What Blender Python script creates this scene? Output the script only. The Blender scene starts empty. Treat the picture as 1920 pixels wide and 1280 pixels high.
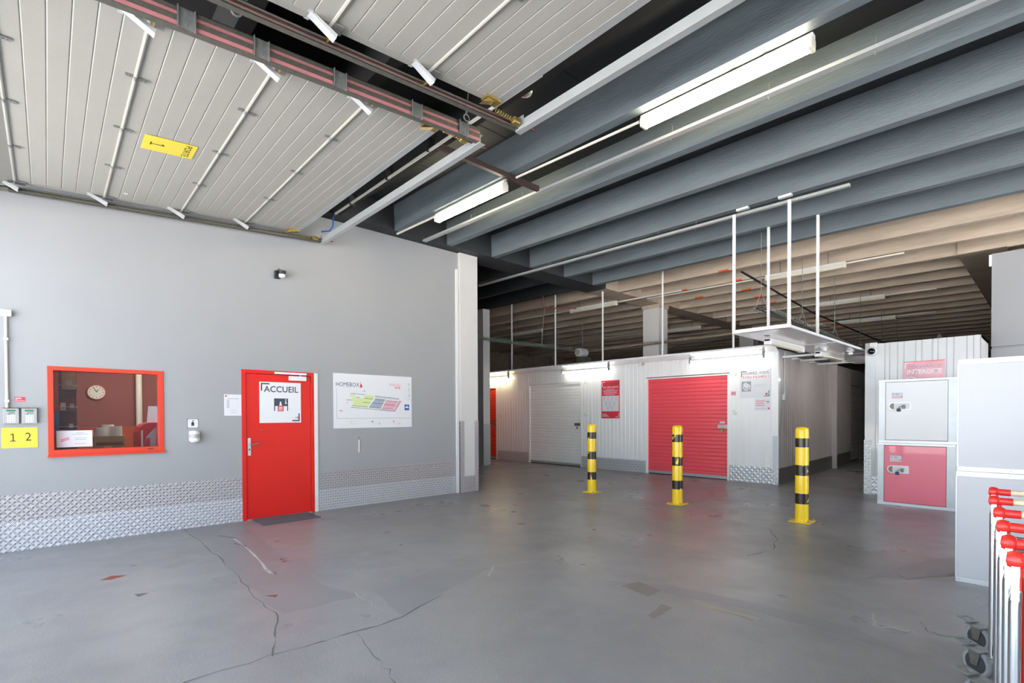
import bpy, bmesh, math, random
from mathutils import Matrix, Vector
random.seed(4)
sc = bpy.context.scene
COL = sc.collection
R = math.radians

# ------------------------------------------------------------------ camera, sky, sun, exposure
cam = bpy.data.cameras.new('camera'); cam_o = bpy.data.objects.new('camera', cam); COL.objects.link(cam_o)
F_PX, CY_PX, YAW, PITCH, ROLL = 943.54, 789.80, R(47.3056), R(0.7268), R(-0.2175)
fwd = Vector((-math.sin(YAW)*math.cos(PITCH), math.cos(YAW)*math.cos(PITCH), -math.sin(PITCH)))
rt = Vector((math.cos(YAW), math.sin(YAW), 0)); up = rt.cross(fwd)
rt2 = math.cos(ROLL)*rt + math.sin(ROLL)*up
up2 = -math.sin(ROLL)*rt + math.cos(ROLL)*up
cam_o.matrix_world = Matrix(((rt2.x, up2.x, -fwd.x, 0), (rt2.y, up2.y, -fwd.y, 0), (rt2.z, up2.z, -fwd.z, 1.45), (0, 0, 0, 1)))
cam.sensor_fit = 'HORIZONTAL'; cam.sensor_width = 36.0; cam.lens = F_PX*36.0/1920.0
cam.shift_y = (CY_PX-640.0)/1920.0
cam.clip_start = 0.05; cam.clip_end = 300
sc.camera = cam_o

w = bpy.data.worlds.new('sky'); sc.world = w; w.use_nodes = True
bg = w.node_tree.nodes['Background']; bg.inputs[0].default_value = (0.74, 0.87, 1.0, 1); bg.inputs[1].default_value = 3.0
sun = bpy.data.lights.new('sun', 'SUN'); sun.energy = 45.0; sun.angle = R(3); sun.color = (1, 0.975, 0.95)
sun_o = bpy.data.objects.new('sun', sun); COL.objects.link(sun_o)
sun_o.rotation_euler = (R(-24), R(18), 0)
sc.view_settings.view_transform = 'Standard'; sc.view_settings.look = 'None'
sc.view_settings.exposure = 0.75; sc.view_settings.gamma = 1.0; sc.view_settings.use_curve_mapping = False
sc.cycles.max_bounces = 10; sc.cycles.diffuse_bounces = 6; sc.cycles.glossy_bounces = 4
sc.cycles.transmission_bounces = 6; sc.cycles.transparent_max_bounces = 8
sc.cycles.use_denoising = True
try: sc.cycles.denoiser = 'OPENIMAGEDENOISE'
except Exception: pass
sc.cycles.sample_clamp_indirect = 6.0
sc.cycles.caustics_reflective = False; sc.cycles.caustics_refractive = False

# ------------------------------------------------------------------ materials
def srgb(h):
    h = h.lstrip('#'); c = [int(h[i:i+2], 16)/255 for i in (0, 2, 4)]
    return tuple((x/12.92 if x <= 0.04045 else ((x+0.055)/1.055)**2.4) for x in c) + (1,)
def mat(name, col, rough=0.5, metal=0.0, spec=0.5, var=0.0, vscale=3.0, stretch=(1, 1, 1), bump=0.0, bscale=60.0, coat=0.0):
    m = bpy.data.materials.new(name); m.use_nodes = True
    nt = m.node_tree; b = nt.nodes['Principled BSDF']
    c = srgb(col) if isinstance(col, str) else tuple(col)+(1,)
    b.inputs['Base Color'].default_value = c; b.inputs['Roughness'].default_value = rough
    b.inputs['Metallic'].default_value = metal; b.inputs['Specular IOR Level'].default_value = spec
    b.inputs['Coat Weight'].default_value = coat
    if var or bump:
        g = nt.nodes.new('ShaderNodeNewGeometry'); mp = nt.nodes.new('ShaderNodeMapping')
        mp.inputs['Scale'].default_value = stretch; nt.links.new(g.outputs['Position'], mp.inputs['Vector'])
    if var:
        n = nt.nodes.new('ShaderNodeTexNoise'); n.inputs['Scale'].default_value = vscale; n.inputs['Detail'].default_value = 6
        n.inputs['Roughness'].default_value = 0.6
        nt.links.new(mp.outputs[0], n.inputs['Vector'])
        mx = nt.nodes.new('ShaderNodeMix'); mx.data_type = 'RGBA'
        mx.inputs[6].default_value = tuple(x*(1-var) for x in c[:3])+(1,)
        mx.inputs[7].default_value = tuple(min(1, x*(1+var)) for x in c[:3])+(1,)
        rp = nt.nodes.new('ShaderNodeMapRange'); rp.inputs[1].default_value = 0.3; rp.inputs[2].default_value = 0.7
        nt.links.new(n.outputs['Fac'], rp.inputs[0]); nt.links.new(rp.outputs[0], mx.inputs[0])
        nt.links.new(mx.outputs[2], b.inputs['Base Color'])
    if bump:
        n2 = nt.nodes.new('ShaderNodeTexNoise'); n2.inputs['Scale'].default_value = bscale; n2.inputs['Detail'].default_value = 5
        nt.links.new(mp.outputs[0], n2.inputs['Vector'])
        bp = nt.nodes.new('ShaderNodeBump'); bp.inputs['Strength'].default_value = bump; bp.inputs['Distance'].default_value = 0.01
        nt.links.new(n2.outputs['Fac'], bp.inputs['Height']); nt.links.new(bp.outputs[0], b.inputs['Normal'])
    return m
def emit(name, col, strength):
    m = bpy.data.materials.new(name); m.use_nodes = True; b = m.node_tree.nodes['Principled BSDF']
    b.inputs['Base Color'].default_value = (0.8, 0.8, 0.78, 1)
    b.inputs['Emission Color'].default_value = tuple(col)+(1,); b.inputs['Emission Strength'].default_value = strength
    return m
M = {}
M['wall'] = mat('white_wall_paint', '#9b9c9f', 0.55, var=0.02, vscale=1.2, bump=0.05, bscale=180)
M['column'] = mat('column_paint', '#cfcdcd', 0.5, var=0.02, bump=0.08, bscale=90)
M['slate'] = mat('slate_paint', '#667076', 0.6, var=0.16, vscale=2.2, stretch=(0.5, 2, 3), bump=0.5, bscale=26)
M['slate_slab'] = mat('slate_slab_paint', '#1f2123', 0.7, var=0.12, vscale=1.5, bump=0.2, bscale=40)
M['girder_slate_and_shade'] = mat('dark_girder_paint_and_beam_shade', '#2e3235', 0.65, var=0.15, vscale=3, bump=0.4, bscale=40)
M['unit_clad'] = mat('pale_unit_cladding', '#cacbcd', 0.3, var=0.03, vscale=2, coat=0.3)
M['cabinet'] = mat('white_cabinet_sheet', '#c2c3c9', 0.35, var=0.015)
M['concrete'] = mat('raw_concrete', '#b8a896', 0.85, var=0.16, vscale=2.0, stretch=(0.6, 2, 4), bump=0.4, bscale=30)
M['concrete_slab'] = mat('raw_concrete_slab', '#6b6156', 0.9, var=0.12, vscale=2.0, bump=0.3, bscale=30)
M['joint'] = mat('dark_joint', '#1f2022', 0.9)
M['red_door'] = mat('red_door_paint', '#d6241b', 0.42, spec=0.25, var=0.02, vscale=2)
M['orange_red'] = mat('orange_red_frame', '#d23c24', 0.4)
M['alu'] = mat('aluminium', '#b4b8ba', 0.36, metal=0.4, var=0.05, vscale=8)
M['alu_white'] = mat('bright_aluminium', '#cccfd2', 0.32, metal=0.3)
M['galv'] = mat('galvanised_steel', '#8a8e8c', 0.42, metal=0.5, var=0.15, vscale=25)
M['galv_dark'] = mat('dull_galvanised_steel', '#77746c', 0.5, metal=0.7, var=0.15, vscale=25)
M['rail_red'] = mat('dusty_red_rail', '#b5777a', 0.5, metal=0.15, var=0.1, vscale=12)  # dusty red for the rail webs and stripes
M['brass'] = mat('yellow_zinc_steel', '#a58e50', 0.42, metal=0.7, var=0.15, vscale=30)
M['chrome'] = mat('chrome', '#d7dade', 0.12, metal=1.0)
M['plate'] = mat('tread_plate_metal', '#837d80', 0.5, metal=0.4, var=0.08, vscale=6)
M['plate_lug'] = mat('tread_plate_lugs', '#bab6ba', 0.42, metal=0.5)
M['plate_low'] = mat('tread_plate_metal_light', '#98979d', 0.5, metal=0.35, var=0.08, vscale=6)
M['plate_low_lug'] = mat('tread_plate_lugs_light', '#c6c6cd', 0.42, metal=0.45)
M['panel'] = mat('cream_door_panel', '#a5a39c', 0.45, var=0.03, vscale=3, bump=0.08, bscale=120)
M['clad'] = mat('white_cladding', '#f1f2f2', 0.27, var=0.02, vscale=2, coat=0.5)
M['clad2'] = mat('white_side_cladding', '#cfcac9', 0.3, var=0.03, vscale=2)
M['curtain'] = mat('white_roller_curtain', '#f3f3f2', 0.3, coat=0.4)
M['curtain_red'] = mat('red_roller_curtain', '#f05864', 0.33, coat=0.3)
M['curtain_orange'] = mat('orange_red_roller_curtain', '#e8442a', 0.35, coat=0.2)
M['locker_red'] = mat('locker_red', '#ea7186', 0.33, coat=0.3, var=0.02)
M['locker_white'] = mat('locker_white', '#e9eaec', 0.32, var=0.015)
M['gloss_white'] = mat('gloss_white_sheet', '#e9e9ee', 0.14, coat=0.3)
M['yellow'] = mat('yellow_bollard_paint', '#f2cb16', 0.3, var=0.04, vscale=6, coat=0.2)
M['sign_yellow'] = mat('yellow_sign', '#e2cf45', 0.5)
M['white'] = mat('white_plastic', '#dcddde', 0.4)
M['paper'] = mat('white_paper', '#dadae2', 0.6)
M['sign_white'] = mat('white_sign_board', '#dcdde2', 0.4)
M['print_dark'] = mat('dark_slate_print', '#37424c', 0.5)
M['print_navy'] = mat('navy_print', '#2c3f5e', 0.5)
M['print_red'] = mat('red_print', '#d8384a', 0.5)
M['print_grey'] = mat('grey_print', '#9aa0a8', 0.5)
M['print_lgrey'] = mat('pale_grey_print', '#c4c7ce', 0.5)
M['print_black'] = mat('black_print', '#2b2a26', 0.5)
M['print_pink'] = mat('pink_print', '#e4708f', 0.5)
M['plan_green'] = mat('plan_green', '#cfdc9c', 0.5)
M['plan_grey'] = mat('plan_grey', '#9fa9ba', 0.5)
M['plan_pink'] = mat('plan_pink', '#dba6b4', 0.5)
M['plan_blue'] = mat('plan_blue', '#1747b0', 0.5)
M['sign_pink'] = mat('faded_red_sign', '#d9929a', 0.22, coat=0.5, var=0.12, vscale=5)
M['sign_faded'] = mat('faded_grey_print', '#a98f9a', 0.4)
M['black'] = mat('black_plastic', '#1d1d1f', 0.45)
M['dark_glass'] = mat('dark_dome', '#0c0c10', 0.08)
M['grey_plastic'] = mat('grey_plastic', '#a9a8a6', 0.45)
M['lcd'] = mat('green_display', '#2f7a52', 0.3)
M['rubber'] = mat('dark_rubber', '#34353a', 0.7)
M['rubber_side'] = mat('grey_rubber', '#8b8c90', 0.6)
M['grip_red'] = mat('red_plastic_grip', '#e2302a', 0.3)
M['wood'] = mat('pale_wood', '#e2cfae', 0.5, var=0.08, vscale=10, stretch=(1, 8, 8))
M['deck_wood'] = mat('worn_brown_board', '#5d4a45', 0.6, var=0.2, vscale=10)
M['deck_steel'] = mat('grey_deck_steel', '#8f939c', 0.4, metal=0.6)
M['brown_steel'] = mat('dark_red_brown_steel', '#3d2c2c', 0.55)
M['mat'] = mat('dark_grey_mat', '#5c5a63', 0.95, bump=0.6, bscale=300)
M['office_wall'] = mat('office_red_brown_wall', '#8f4a40', 0.7)
M['office_orange'] = mat('office_orange_board', '#b4481f', 0.6)
M['office_red'] = mat('office_gloss_red', '#c0182c', 0.3, coat=0.3)
M['office_dark'] = mat('office_dark_red', '#6b1a1e', 0.6)
M['cardboard'] = mat('cardboard', '#b98d57', 0.8)
M['roll'] = mat('cream_rolls', '#e8e2d2', 0.6)
M['blue'] = mat('blue_plastic', '#1c4f96', 0.4)
M['green_cable'] = mat('green_cable', '#1f7d60', 0.5)
M['orange_cable'] = mat('orange_cable', '#b8742f', 0.5)
M['cable_white'] = mat('pale_cable', '#d8d2c8', 0.5)
M['orange_mark'] = mat('orange_spray_paint', '#d2562b', 0.8)
M['crack'] = mat('crack_dirt', '#63605f', 0.95)
M['crack_pale'] = mat('pale_mortar', '#aaa7a4', 0.9)
M['rust'] = mat('rust_stain', '#84453a', 0.9)
M['patch'] = mat('smooth_patch_mortar', '#807f83', 0.38, var=0.07, vscale=2.5, bump=0.1, bscale=60)
M['brown_stain'] = mat('brown_stain', '#837b78', 0.6, var=0.1, vscale=6)
M['yellow_wear'] = mat('worn_yellow_paint', '#a0988a', 0.7)
M['outside'] = mat('outside_paving', '#c4c2bf', 0.9, var=0.1, vscale=0.5)
M['tube_warm'] = emit('lit_warm_tube', (1.0, 0.88, 0.6), 30.0)
M['tube_white'] = emit('lit_white_tube', (1.0, 0.95, 0.84), 8.5)
M['tube_added_fill'] = emit('added_corridor_fill_tube', (1.0, 0.93, 0.86), 15.0)
M['tube_yellow'] = emit('lit_yellow_tube', (1.0, 0.84, 0.5), 15.0)
M['office_fill'] = emit('added_office_fill_panel', (1.0, 0.93, 0.82), 22.0)
M['tube_off'] = mat('unlit_diffuser', '#d9d4c4', 0.35)
gl = bpy.data.materials.new('window_glass'); gl.use_nodes = True; nt = gl.node_tree; nt.nodes.remove(nt.nodes['Principled BSDF'])
tr = nt.nodes.new('ShaderNodeBsdfTransparent'); tr.inputs[0].default_value = (0.86, 0.88, 0.9, 1)
gs = nt.nodes.new('ShaderNodeBsdfGlossy'); gs.inputs['Roughness'].default_value = 0.02
fr = nt.nodes.new('ShaderNodeFresnel'); fr.inputs[0].default_value = 1.6
mxs = nt.nodes.new('ShaderNodeMixShader'); nt.links.new(fr.outputs[0], mxs.inputs[0]); nt.links.new(tr.outputs[0], mxs.inputs[1]); nt.links.new(gs.outputs[0], mxs.inputs[2])
nt.links.new(mxs.outputs[0], nt.nodes['Material Output'].inputs[0]); M['glass'] = gl

def floor_material():
    m = bpy.data.materials.new('worn_concrete_floor'); m.use_nodes = True; nt = m.node_tree; b = nt.nodes['Principled BSDF']; L = nt.links
    g = nt.nodes.new('ShaderNodeNewGeometry')
    def noise(s, d=6, rgh=0.6):
        n = nt.nodes.new('ShaderNodeTexNoise'); n.inputs['Scale'].default_value = s; n.inputs['Detail'].default_value = d; n.inputs['Roughness'].default_value = rgh
        L.new(g.outputs['Position'], n.inputs['Vector']); return n.outputs['Fac']
    def ramp(f, a, c):
        r = nt.nodes.new('ShaderNodeMapRange'); r.inputs[1].default_value = a; r.inputs[2].default_value = c; L.new(f, r.inputs[0]); return r.outputs[0]
    def mix(f, a, c):
        x = nt.nodes.new('ShaderNodeMix'); x.data_type = 'RGBA'; L.new(f, x.inputs[0])
        for i, v in ((6, a), (7, c)):
            if isinstance(v, str): x.inputs[i].default_value = srgb(v)
            else: L.new(v, x.inputs[i])
        return x.outputs[2]
    base = mix(ramp(noise(0.55), 0.35, 0.65), '#7f7e83', '#8b8a8d')
    base = mix(ramp(noise(1.7, 4), 0.45, 0.8), base, '#777679')
    base = mix(ramp(noise(4.5, 4), 0.45, 0.85), base, '#8d8b8c')
    fine = mix(ramp(noise(110, 3, 0.7), 0.35, 0.68), '#6f6d70', '#a9a6a4')
    amt = nt.nodes.new('ShaderNodeMath'); amt.operation = 'MULTIPLY'; amt.inputs[1].default_value = 0.55
    L.new(ramp(noise(0.8, 3), 0.42, 0.66), amt.inputs[0]); base = mix(amt.outputs[0], base, fine)
    L.new(base, b.inputs['Base Color'])
    rr = nt.nodes.new('ShaderNodeMapRange'); rr.inputs[3].default_value = 0.27; rr.inputs[4].default_value = 0.45; rr.inputs[1].default_value = 0.35; rr.inputs[2].default_value = 0.65
    L.new(noise(1.1, 3), rr.inputs[0]); L.new(rr.outputs[0], b.inputs['Roughness'])
    bp = nt.nodes.new('ShaderNodeBump'); bp.inputs['Strength'].default_value = 0.15; bp.inputs['Distance'].default_value = 0.01
    L.new(noise(55, 3), bp.inputs['Height']); L.new(bp.outputs[0], b.inputs['Normal'])
    return m
M['floor'] = floor_material()
def band_material():
    m = bpy.data.materials.new('worn_black_tape'); m.use_nodes = True; nt = m.node_tree; b = nt.nodes['Principled BSDF']; L = nt.links
    g = nt.nodes.new('ShaderNodeNewGeometry'); n = nt.nodes.new('ShaderNodeTexNoise'); n.inputs['Scale'].default_value = 9; n.inputs['Detail'].default_value = 5
    L.new(g.outputs['Position'], n.inputs['Vector'])
    r = nt.nodes.new('ShaderNodeMath'); r.operation = 'GREATER_THAN'; r.inputs[1].default_value = 0.60; L.new(n.outputs['Fac'], r.inputs[0])
    x = nt.nodes.new('ShaderNodeMix'); x.data_type = 'RGBA'; x.inputs[6].default_value = srgb('#241d18'); x.inputs[7].default_value = srgb('#f2cb16')
    L.new(r.outputs[0], x.inputs[0]); L.new(x.outputs[2], b.inputs['Base Color']); b.inputs['Roughness'].default_value = 0.28
    return m
M['band'] = band_material()

# ------------------------------------------------------------------ mesh helpers
class MB:
    def __init__(s): s.v = []; s.f = []
    def add(s, vs, fs):
        o = len(s.v); s.v += [tuple(p) for p in vs]; s.f += [tuple(i+o for i in f) for f in fs]; return s
    def hexa(s, b, t):
        return s.add(list(b)+list(t), [(3, 2, 1, 0), (4, 5, 6, 7), (0, 1, 5, 4), (1, 2, 6, 5), (2, 3, 7, 6), (3, 0, 4, 7)])
    def box(s, x0, x1, y0, y1, z0, z1):
        return s.hexa([(x0, y0, z0), (x1, y0, z0), (x1, y1, z0), (x0, y1, z0)], [(x0, y0, z1), (x1, y0, z1), (x1, y1, z1), (x0, y1, z1)])
    def bar(s, p, q, wd, ht, upv=(0, 0, 1)):
        p = Vector(p); q = Vector(q); d = (q-p).normalized(); u = Vector(upv)
        if abs(d.dot(u)) > 0.99: u = Vector((1, 0, 0))
        r = d.cross(u).normalized(); u = r.cross(d).normalized(); r *= wd/2; u *= ht/2
        return s.hexa([p-r-u, p+r-u, p+r+u, p-r+u], [q-r-u, q+r-u, q+r+u, q-r+u])
    def tube(s, pts, rad, n=8, closed=False):
        pts = [Vector(p) for p in pts]; rads = rad if isinstance(rad, (list, tuple)) else [rad]*len(pts); rings = []; prev = None
        for i, p in enumerate(pts):
            if i == 0: d = pts[1]-p
            elif i == len(pts)-1: d = p-pts[i-1]
            else: d = (pts[i+1]-p).normalized()+(p-pts[i-1]).normalized()
            d.normalize()
            u = prev if prev is not None else Vector((0, 0, 1))
            if abs(d.dot(u)) > 0.95: u = Vector((1, 0, 0)) if abs(d.x) < 0.9 else Vector((0, 1, 0))
            r = d.cross(u).normalized(); u2 = r.cross(d).normalized(); prev = u2
            rings.append([p + (r*math.cos(2*math.pi*k/n)+u2*math.sin(2*math.pi*k/n))*rads[i] for k in range(n)])
        vs = [q for rg in rings for q in rg]; fs = []
        for i in range(len(rings)-1):
            for k in range(n): fs.append((i*n+k, i*n+(k+1) % n, (i+1)*n+(k+1) % n, (i+1)*n+k))
        fs.append(tuple(range(n-1, -1, -1))); fs.append(tuple((len(rings)-1)*n+k for k in range(n)))
        return s.add(vs, fs)
    def lathe(s, prof, c=(0, 0, 0), axis='z', n=24):
        vs = []; c = Vector(c)
        for (r, h) in prof:
            for k in range(n):
                a = 2*math.pi*k/n; x, y = r*math.cos(a), r*math.sin(a)
                vs.append(c + (Vector((x, y, h)) if axis == 'z' else Vector((h, x, y)) if axis == 'x' else Vector((y, h, x))))
        fs = []
        for i in range(len(prof)-1):
            for k in range(n): fs.append((i*n+k, i*n+(k+1) % n, (i+1)*n+(k+1) % n, (i+1)*n+k))
        fs.append(tuple(range(n-1, -1, -1))); fs.append(tuple((len(prof)-1)*n+k for k in range(n)))
        return s.add(vs, fs)
    def prism(s, poly, vec):
        n = len(poly); a = [Vector(p) for p in poly]; v = Vector(vec)
        return s.add(a+[p+v for p in a], [tuple(range(n-1, -1, -1)), tuple(range(n, 2*n))]+[(i, (i+1) % n, n+(i+1) % n, n+i) for i in range(n)])
    def build(s, name, m, parent=None, loc=None, smooth=False, bevel=0.0, rotz=0.0):
        me = bpy.data.meshes.new(name); me.from_pydata(s.v, [], s.f)
        bm = bmesh.new(); bm.from_mesh(me); bmesh.ops.recalc_face_normals(bm, faces=bm.faces); bm.to_mesh(me); bm.free()
        me.materials.append(M[m] if isinstance(m, str) else m)
        o = bpy.data.objects.new(name, me); COL.objects.link(o)
        if parent is not None: o.parent = parent
        if loc is not None: o.location = loc
        if rotz: o.rotation_euler = (0, 0, rotz)
        if smooth:
            me.shade_smooth(); me.set_sharp_from_angle(angle=R(40))
        if bevel:
            bv = o.modifiers.new('bevel', 'BEVEL'); bv.width = bevel; bv.segments = 2; bv.limit_method = 'ANGLE'
        return o
def tag(o, label=None, cat=None, group=None, kind=None):
    for k, v in (('label', label), ('category', cat), ('group', group), ('kind', kind)):
        if v: o[k] = v
    return o
def thing(name, label, cat, loc=(0, 0, 0), rotz=0.0, group=None, kind=None):
    o = bpy.data.objects.new(name, None); COL.objects.link(o); o.empty_display_size = 0.1
    o.location = loc; o.rotation_euler = (0, 0, rotz); return tag(o, label, cat, group, kind)
def copy_thing(o, loc, label, group=None):
    c = o.copy(); COL.objects.link(c); c.location = loc; c['label'] = label
    if group: c['group'] = group
    def kids(src, dst):
        for ch in list(src.children):
            d = ch.copy(); COL.objects.link(d); d.parent = dst; kids(ch, d)
    kids(o, c); return c
def frame(origin, right, upv):
    r = Vector(right).normalized(); u = Vector(upv).normalized(); n = r.cross(u); o = Vector(origin)
    return Matrix(((r.x, u.x, n.x, o.x), (r.y, u.y, n.y, o.y), (r.z, u.z, n.z, o.z), (0, 0, 0, 1)))
def text(parent, s, fr, x, y, h, m, width=None, bold=0.0, name='lettering', align='LEFT', depth=0.0008, lift=0.0012):
    cu = bpy.data.curves.new('t', 'FONT'); cu.body = s; cu.size = 1.0; cu.offset = bold; cu.extrude = 0; cu.resolution_u = 3
    to = bpy.data.objects.new('t', cu); COL.objects.link(to)
    dg = bpy.context.evaluated_depsgraph_get(); me = bpy.data.meshes.new_from_object(to.evaluated_get(dg))
    bpy.data.objects.remove(to); bpy.data.curves.remove(cu)
    xs = [v.co.x for v in me.vertices]; ys = [v.co.y for v in me.vertices]
    x0, x1, y0, y1 = min(xs), max(xs), 0.0, max(ys)
    sy = h/(y1-y0); sx = width/(x1-x0) if width else sy
    ox = {'LEFT': 0, 'CENTER': -0.5, 'RIGHT': -1}[align]*(x1-x0)*sx
    me.transform(fr @ Matrix.Translation((x+ox-x0*sx, y, lift)) @ Matrix.Diagonal((sx, sy, 1, 1)))
    me.name = name; me.materials.append(M[m]); o = bpy.data.objects.new(name, me); COL.objects.link(o); o.parent = parent
    return o
class Flat:
    """flat print on a sign: thin polygons laid on the sign's own plane"""
    def __init__(s, fr, lift=0.0012): s.fr = fr; s.l = lift; s.mb = MB()
    def poly(s, pts):
        s.mb.add([s.fr @ Vector((p[0], p[1], s.l)) for p in pts], [tuple(range(len(pts)))]); return s
    def rect(s, x0, y0, x1, y1): return s.poly([(x0, y0), (x1, y0), (x1, y1), (x0, y1)])
    def line(s, a, b, wd):
        a = Vector(a); b = Vector(b); d = (b-a).normalized(); n = Vector((-d.y, d.x))*wd/2
        return s.poly([a-n, b-n, b+n, a+n])
    def disc(s, x, y, r, n=16): return s.poly([(x+r*math.cos(2*math.pi*k/n), y+r*math.sin(2*math.pi*k/n)) for k in range(n)])
    def ring(s, x, y, r, wd, n=16):
        for k in range(n):
            a, b = 2*math.pi*k/n, 2*math.pi*(k+1)/n
            s.poly([(x+r*math.cos(a), y+r*math.sin(a)), (x+r*math.cos(b), y+r*math.sin(b)), (x+(r-wd)*math.cos(b), y+(r-wd)*math.sin(b)), (x+(r-wd)*math.cos(a), y+(r-wd)*math.sin(a))])
        return s
    def build(s, name, m, parent):
        o = s.mb.build(name, m, parent)
        if len(s.mb.f) > 1: o['kind'] = 'stuff'
        return o
def one(parent, fr, x, y, h, wd):
    f = Flat(fr); t = h*0.10; c = x+wd*0.55
    f.rect(x, y, x+wd, y+t).rect(c-t*0.55, y+t, c+t*0.55, y+h).poly([(c-t*0.55, y+h), (c-t*0.55, y+h-t*1.2), (x+wd*0.05, y+h-t*2.4), (x+wd*0.05, y+h-t*1.3)])
    return f.build('lettering', 'print_black', parent)
def lugs(origin, right, upv, wd, ht, cell=0.036, nb=3, hgt=0.0024):
    """raised tread pattern: groups of bars turned alternately left and right"""
    fr = frame(origin, right, upv); mb = MB(); ni, nj = int(wd/cell), int(ht/cell)
    for i in range(ni):
        for j in range(nj):
            sgn = 1 if (i+j) % 2 else -1; cx, cy = (i+0.5)*wd/ni, (j+0.5)*ht/nj
            a = sgn*math.pi/4; dx, dy = math.cos(a), math.sin(a); ln = cell*0.56; bw = cell*1.0/nb*0.40
            for b in range(nb):
                off = (b-(nb-1)/2)*cell*0.98/nb
                px, py = cx-dy*off, cy+dx*off
                p = [(px-dx*ln-(-dy)*bw*k*1.0, py-dy*ln-dx*bw*k) for k in (1, -1)]+[(px+dx*ln-(-dy)*bw*k, py+dy*ln-dx*bw*k) for k in (-1, 1)]
                vs = [fr @ Vector((q[0], q[1], 0.0)) for q in p]+[fr @ Vector((px-dx*ln*0.6, py-dy*ln*0.6, hgt)), fr @ Vector((px+dx*ln*0.6, py+dy*ln*0.6, hgt))]
                mb.add(vs, [(0, 4, 1), (1, 4, 5, 2), (2, 5, 3), (3, 5, 4, 0)])
    return mb
def clad(mb, x0, x1, y, z0, z1, pitch=0.12, gw=0.014, gd=0.007, back=0.05):
    """ribbed sheet facing -y in its own frame"""
    xs = []; n = max(1, round((x1-x0)/pitch)); p = (x1-x0)/n
    for i in range(n):
        a = x0+i*p; xs += [(a, y), (a+p-gw, y), (a+p-gw*0.6, y+gd), (a+p-gw*0.4, y+gd)]
    xs.append((x1, y))
    m = len(xs); vs = [(x, yy, z0) for x, yy in xs]+[(x, yy, z1) for x, yy in xs]
    mb.add(vs, [(i, i+1, m+i+1, m+i) for i in range(m-1)])
    mb.box(x0, x1, y+gd+0.001, y+back, z0, z1)
    return mb
def curtain(x0, x1, y, z0, z1, pitch=0.085, d=0.013):
    mb = MB(); n = round((z1-z0)/pitch); p = (z1-z0)/n; pr = []
    for i in range(n):
        b = z0+i*p; pr += [(y, b), (y-d*0.9, b+p*0.14), (y-d, b+p*0.3), (y-d, b+p*0.75), (y-d*0.9, b+p*0.9)]
    pr.append((y, z1)); m = len(pr)
    mb.add([(x0, a, b) for a, b in pr]+[(x1, a, b) for a, b in pr], [(i, m+i, m+i+1, i+1) for i in range(m-1)])
    return mb

XW = -7.612           # face of the white wall
SL = -0.016           # roof slope along x
def zb(x): return 4.356+SL*x          # underside of the beams
def zs(x): return 4.765+SL*x          # underside of the slab

# ================================================================== SETTING
fl = MB(); fl.box(-20, 8, -1.35, 42, -0.2, 0)
floor = tag(fl.build('floor', 'floor'), 'grey worn concrete floor with cracks and smooth patches', None, kind='structure')
gp = MB(); gp.box(-40, 60, -60, -1.35, -0.25, -0.03); gp.box(8, 60, -1.35, 60, -0.25, -0.03)
tag(gp.build('floor_outside', 'outside'), 'pale paving outside the open doors', None, kind='structure')
wl = MB()
for y0, y1, z0, z1 in ((-1.35, 0.0, 0, 4.47), (0.0, 1.07, 0, 1.017), (0.0, 1.07, 2.015, 4.47), (1.07, 1.97, 0, 4.47), (1.97, 2.95, 2.09, 4.47), (2.95, 5.66, 0, 4.47)):
    wl.box(XW-0.2, XW, y0, y1, z0, z1)
wall_left = tag(wl.build('wall_left', 'wall'), 'long white painted wall with red door and red framed window', None, kind='structure')
wf = MB()
for x0, x1 in ((-20, -7.62), (-3.70, -3.50), (0.45, 0.65), (4.5, 8)): wf.box(x0, x1, -1.6, -1.36, 0, 5.2)
wf.box(-7.62, 4.5, -1.6, -1.36, 4.5, 5.2)
tag(wf.build('wall_front', 'wall'), 'white front wall with the vehicle door openings behind the viewer', None, kind='structure')
wb = MB(); wb.box(-20, 8, 41.8, 42, 0, 5.2); tag(wb.build('wall_back', 'concrete'), 'far concrete back wall', None, kind='structure')
wsl = MB(); wsl.box(-20, -19.8, -1.35, 41.8, 0, 5.2); tag(wsl.build('wall_side', 'concrete'), 'far concrete side wall', None, kind='structure')
wr = MB()
for a in ((-1.35, 5.2, 0, 5.2), (7.7, 7.9, 0, 5.2), (11.9, 12.4, 0, 5.2), (5.2, 7.7, 4.45, 5.2), (7.9, 11.9, 4.45, 5.2)): wr.box(4.6, 4.8, a[0], a[1], a[2], a[3])
wr.box(4.8, 8, 12.2, 12.4, 0, 5.2); wr.box(7.8, 8, 12.4, 41.8, 0, 5.2)
tag(wr.build('wall_right', 'wall'), 'white wall on the right beyond the frame', None, kind='structure')
# grey partition wall behind the right-hand unit
wp = MB(); wp.box(-0.80, 4.6, 12.22, 12.36, 2.62, 4.245); wp.box(-0.80, 4.6, 12.22, 12.36, 0, 2.59); wp.box(-0.79, 4.6, 12.26, 12.34, 2.585, 2.63)
wpo = tag(wp.build('wall_partition', 'wall'), 'pale grey partition wall behind the ribbed unit on the right', None, kind='structure')
MB().box(-0.835, -0.80, 12.20, 12.30, 4.03, 4.23).build('bracket', 'clad', wpo)

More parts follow.
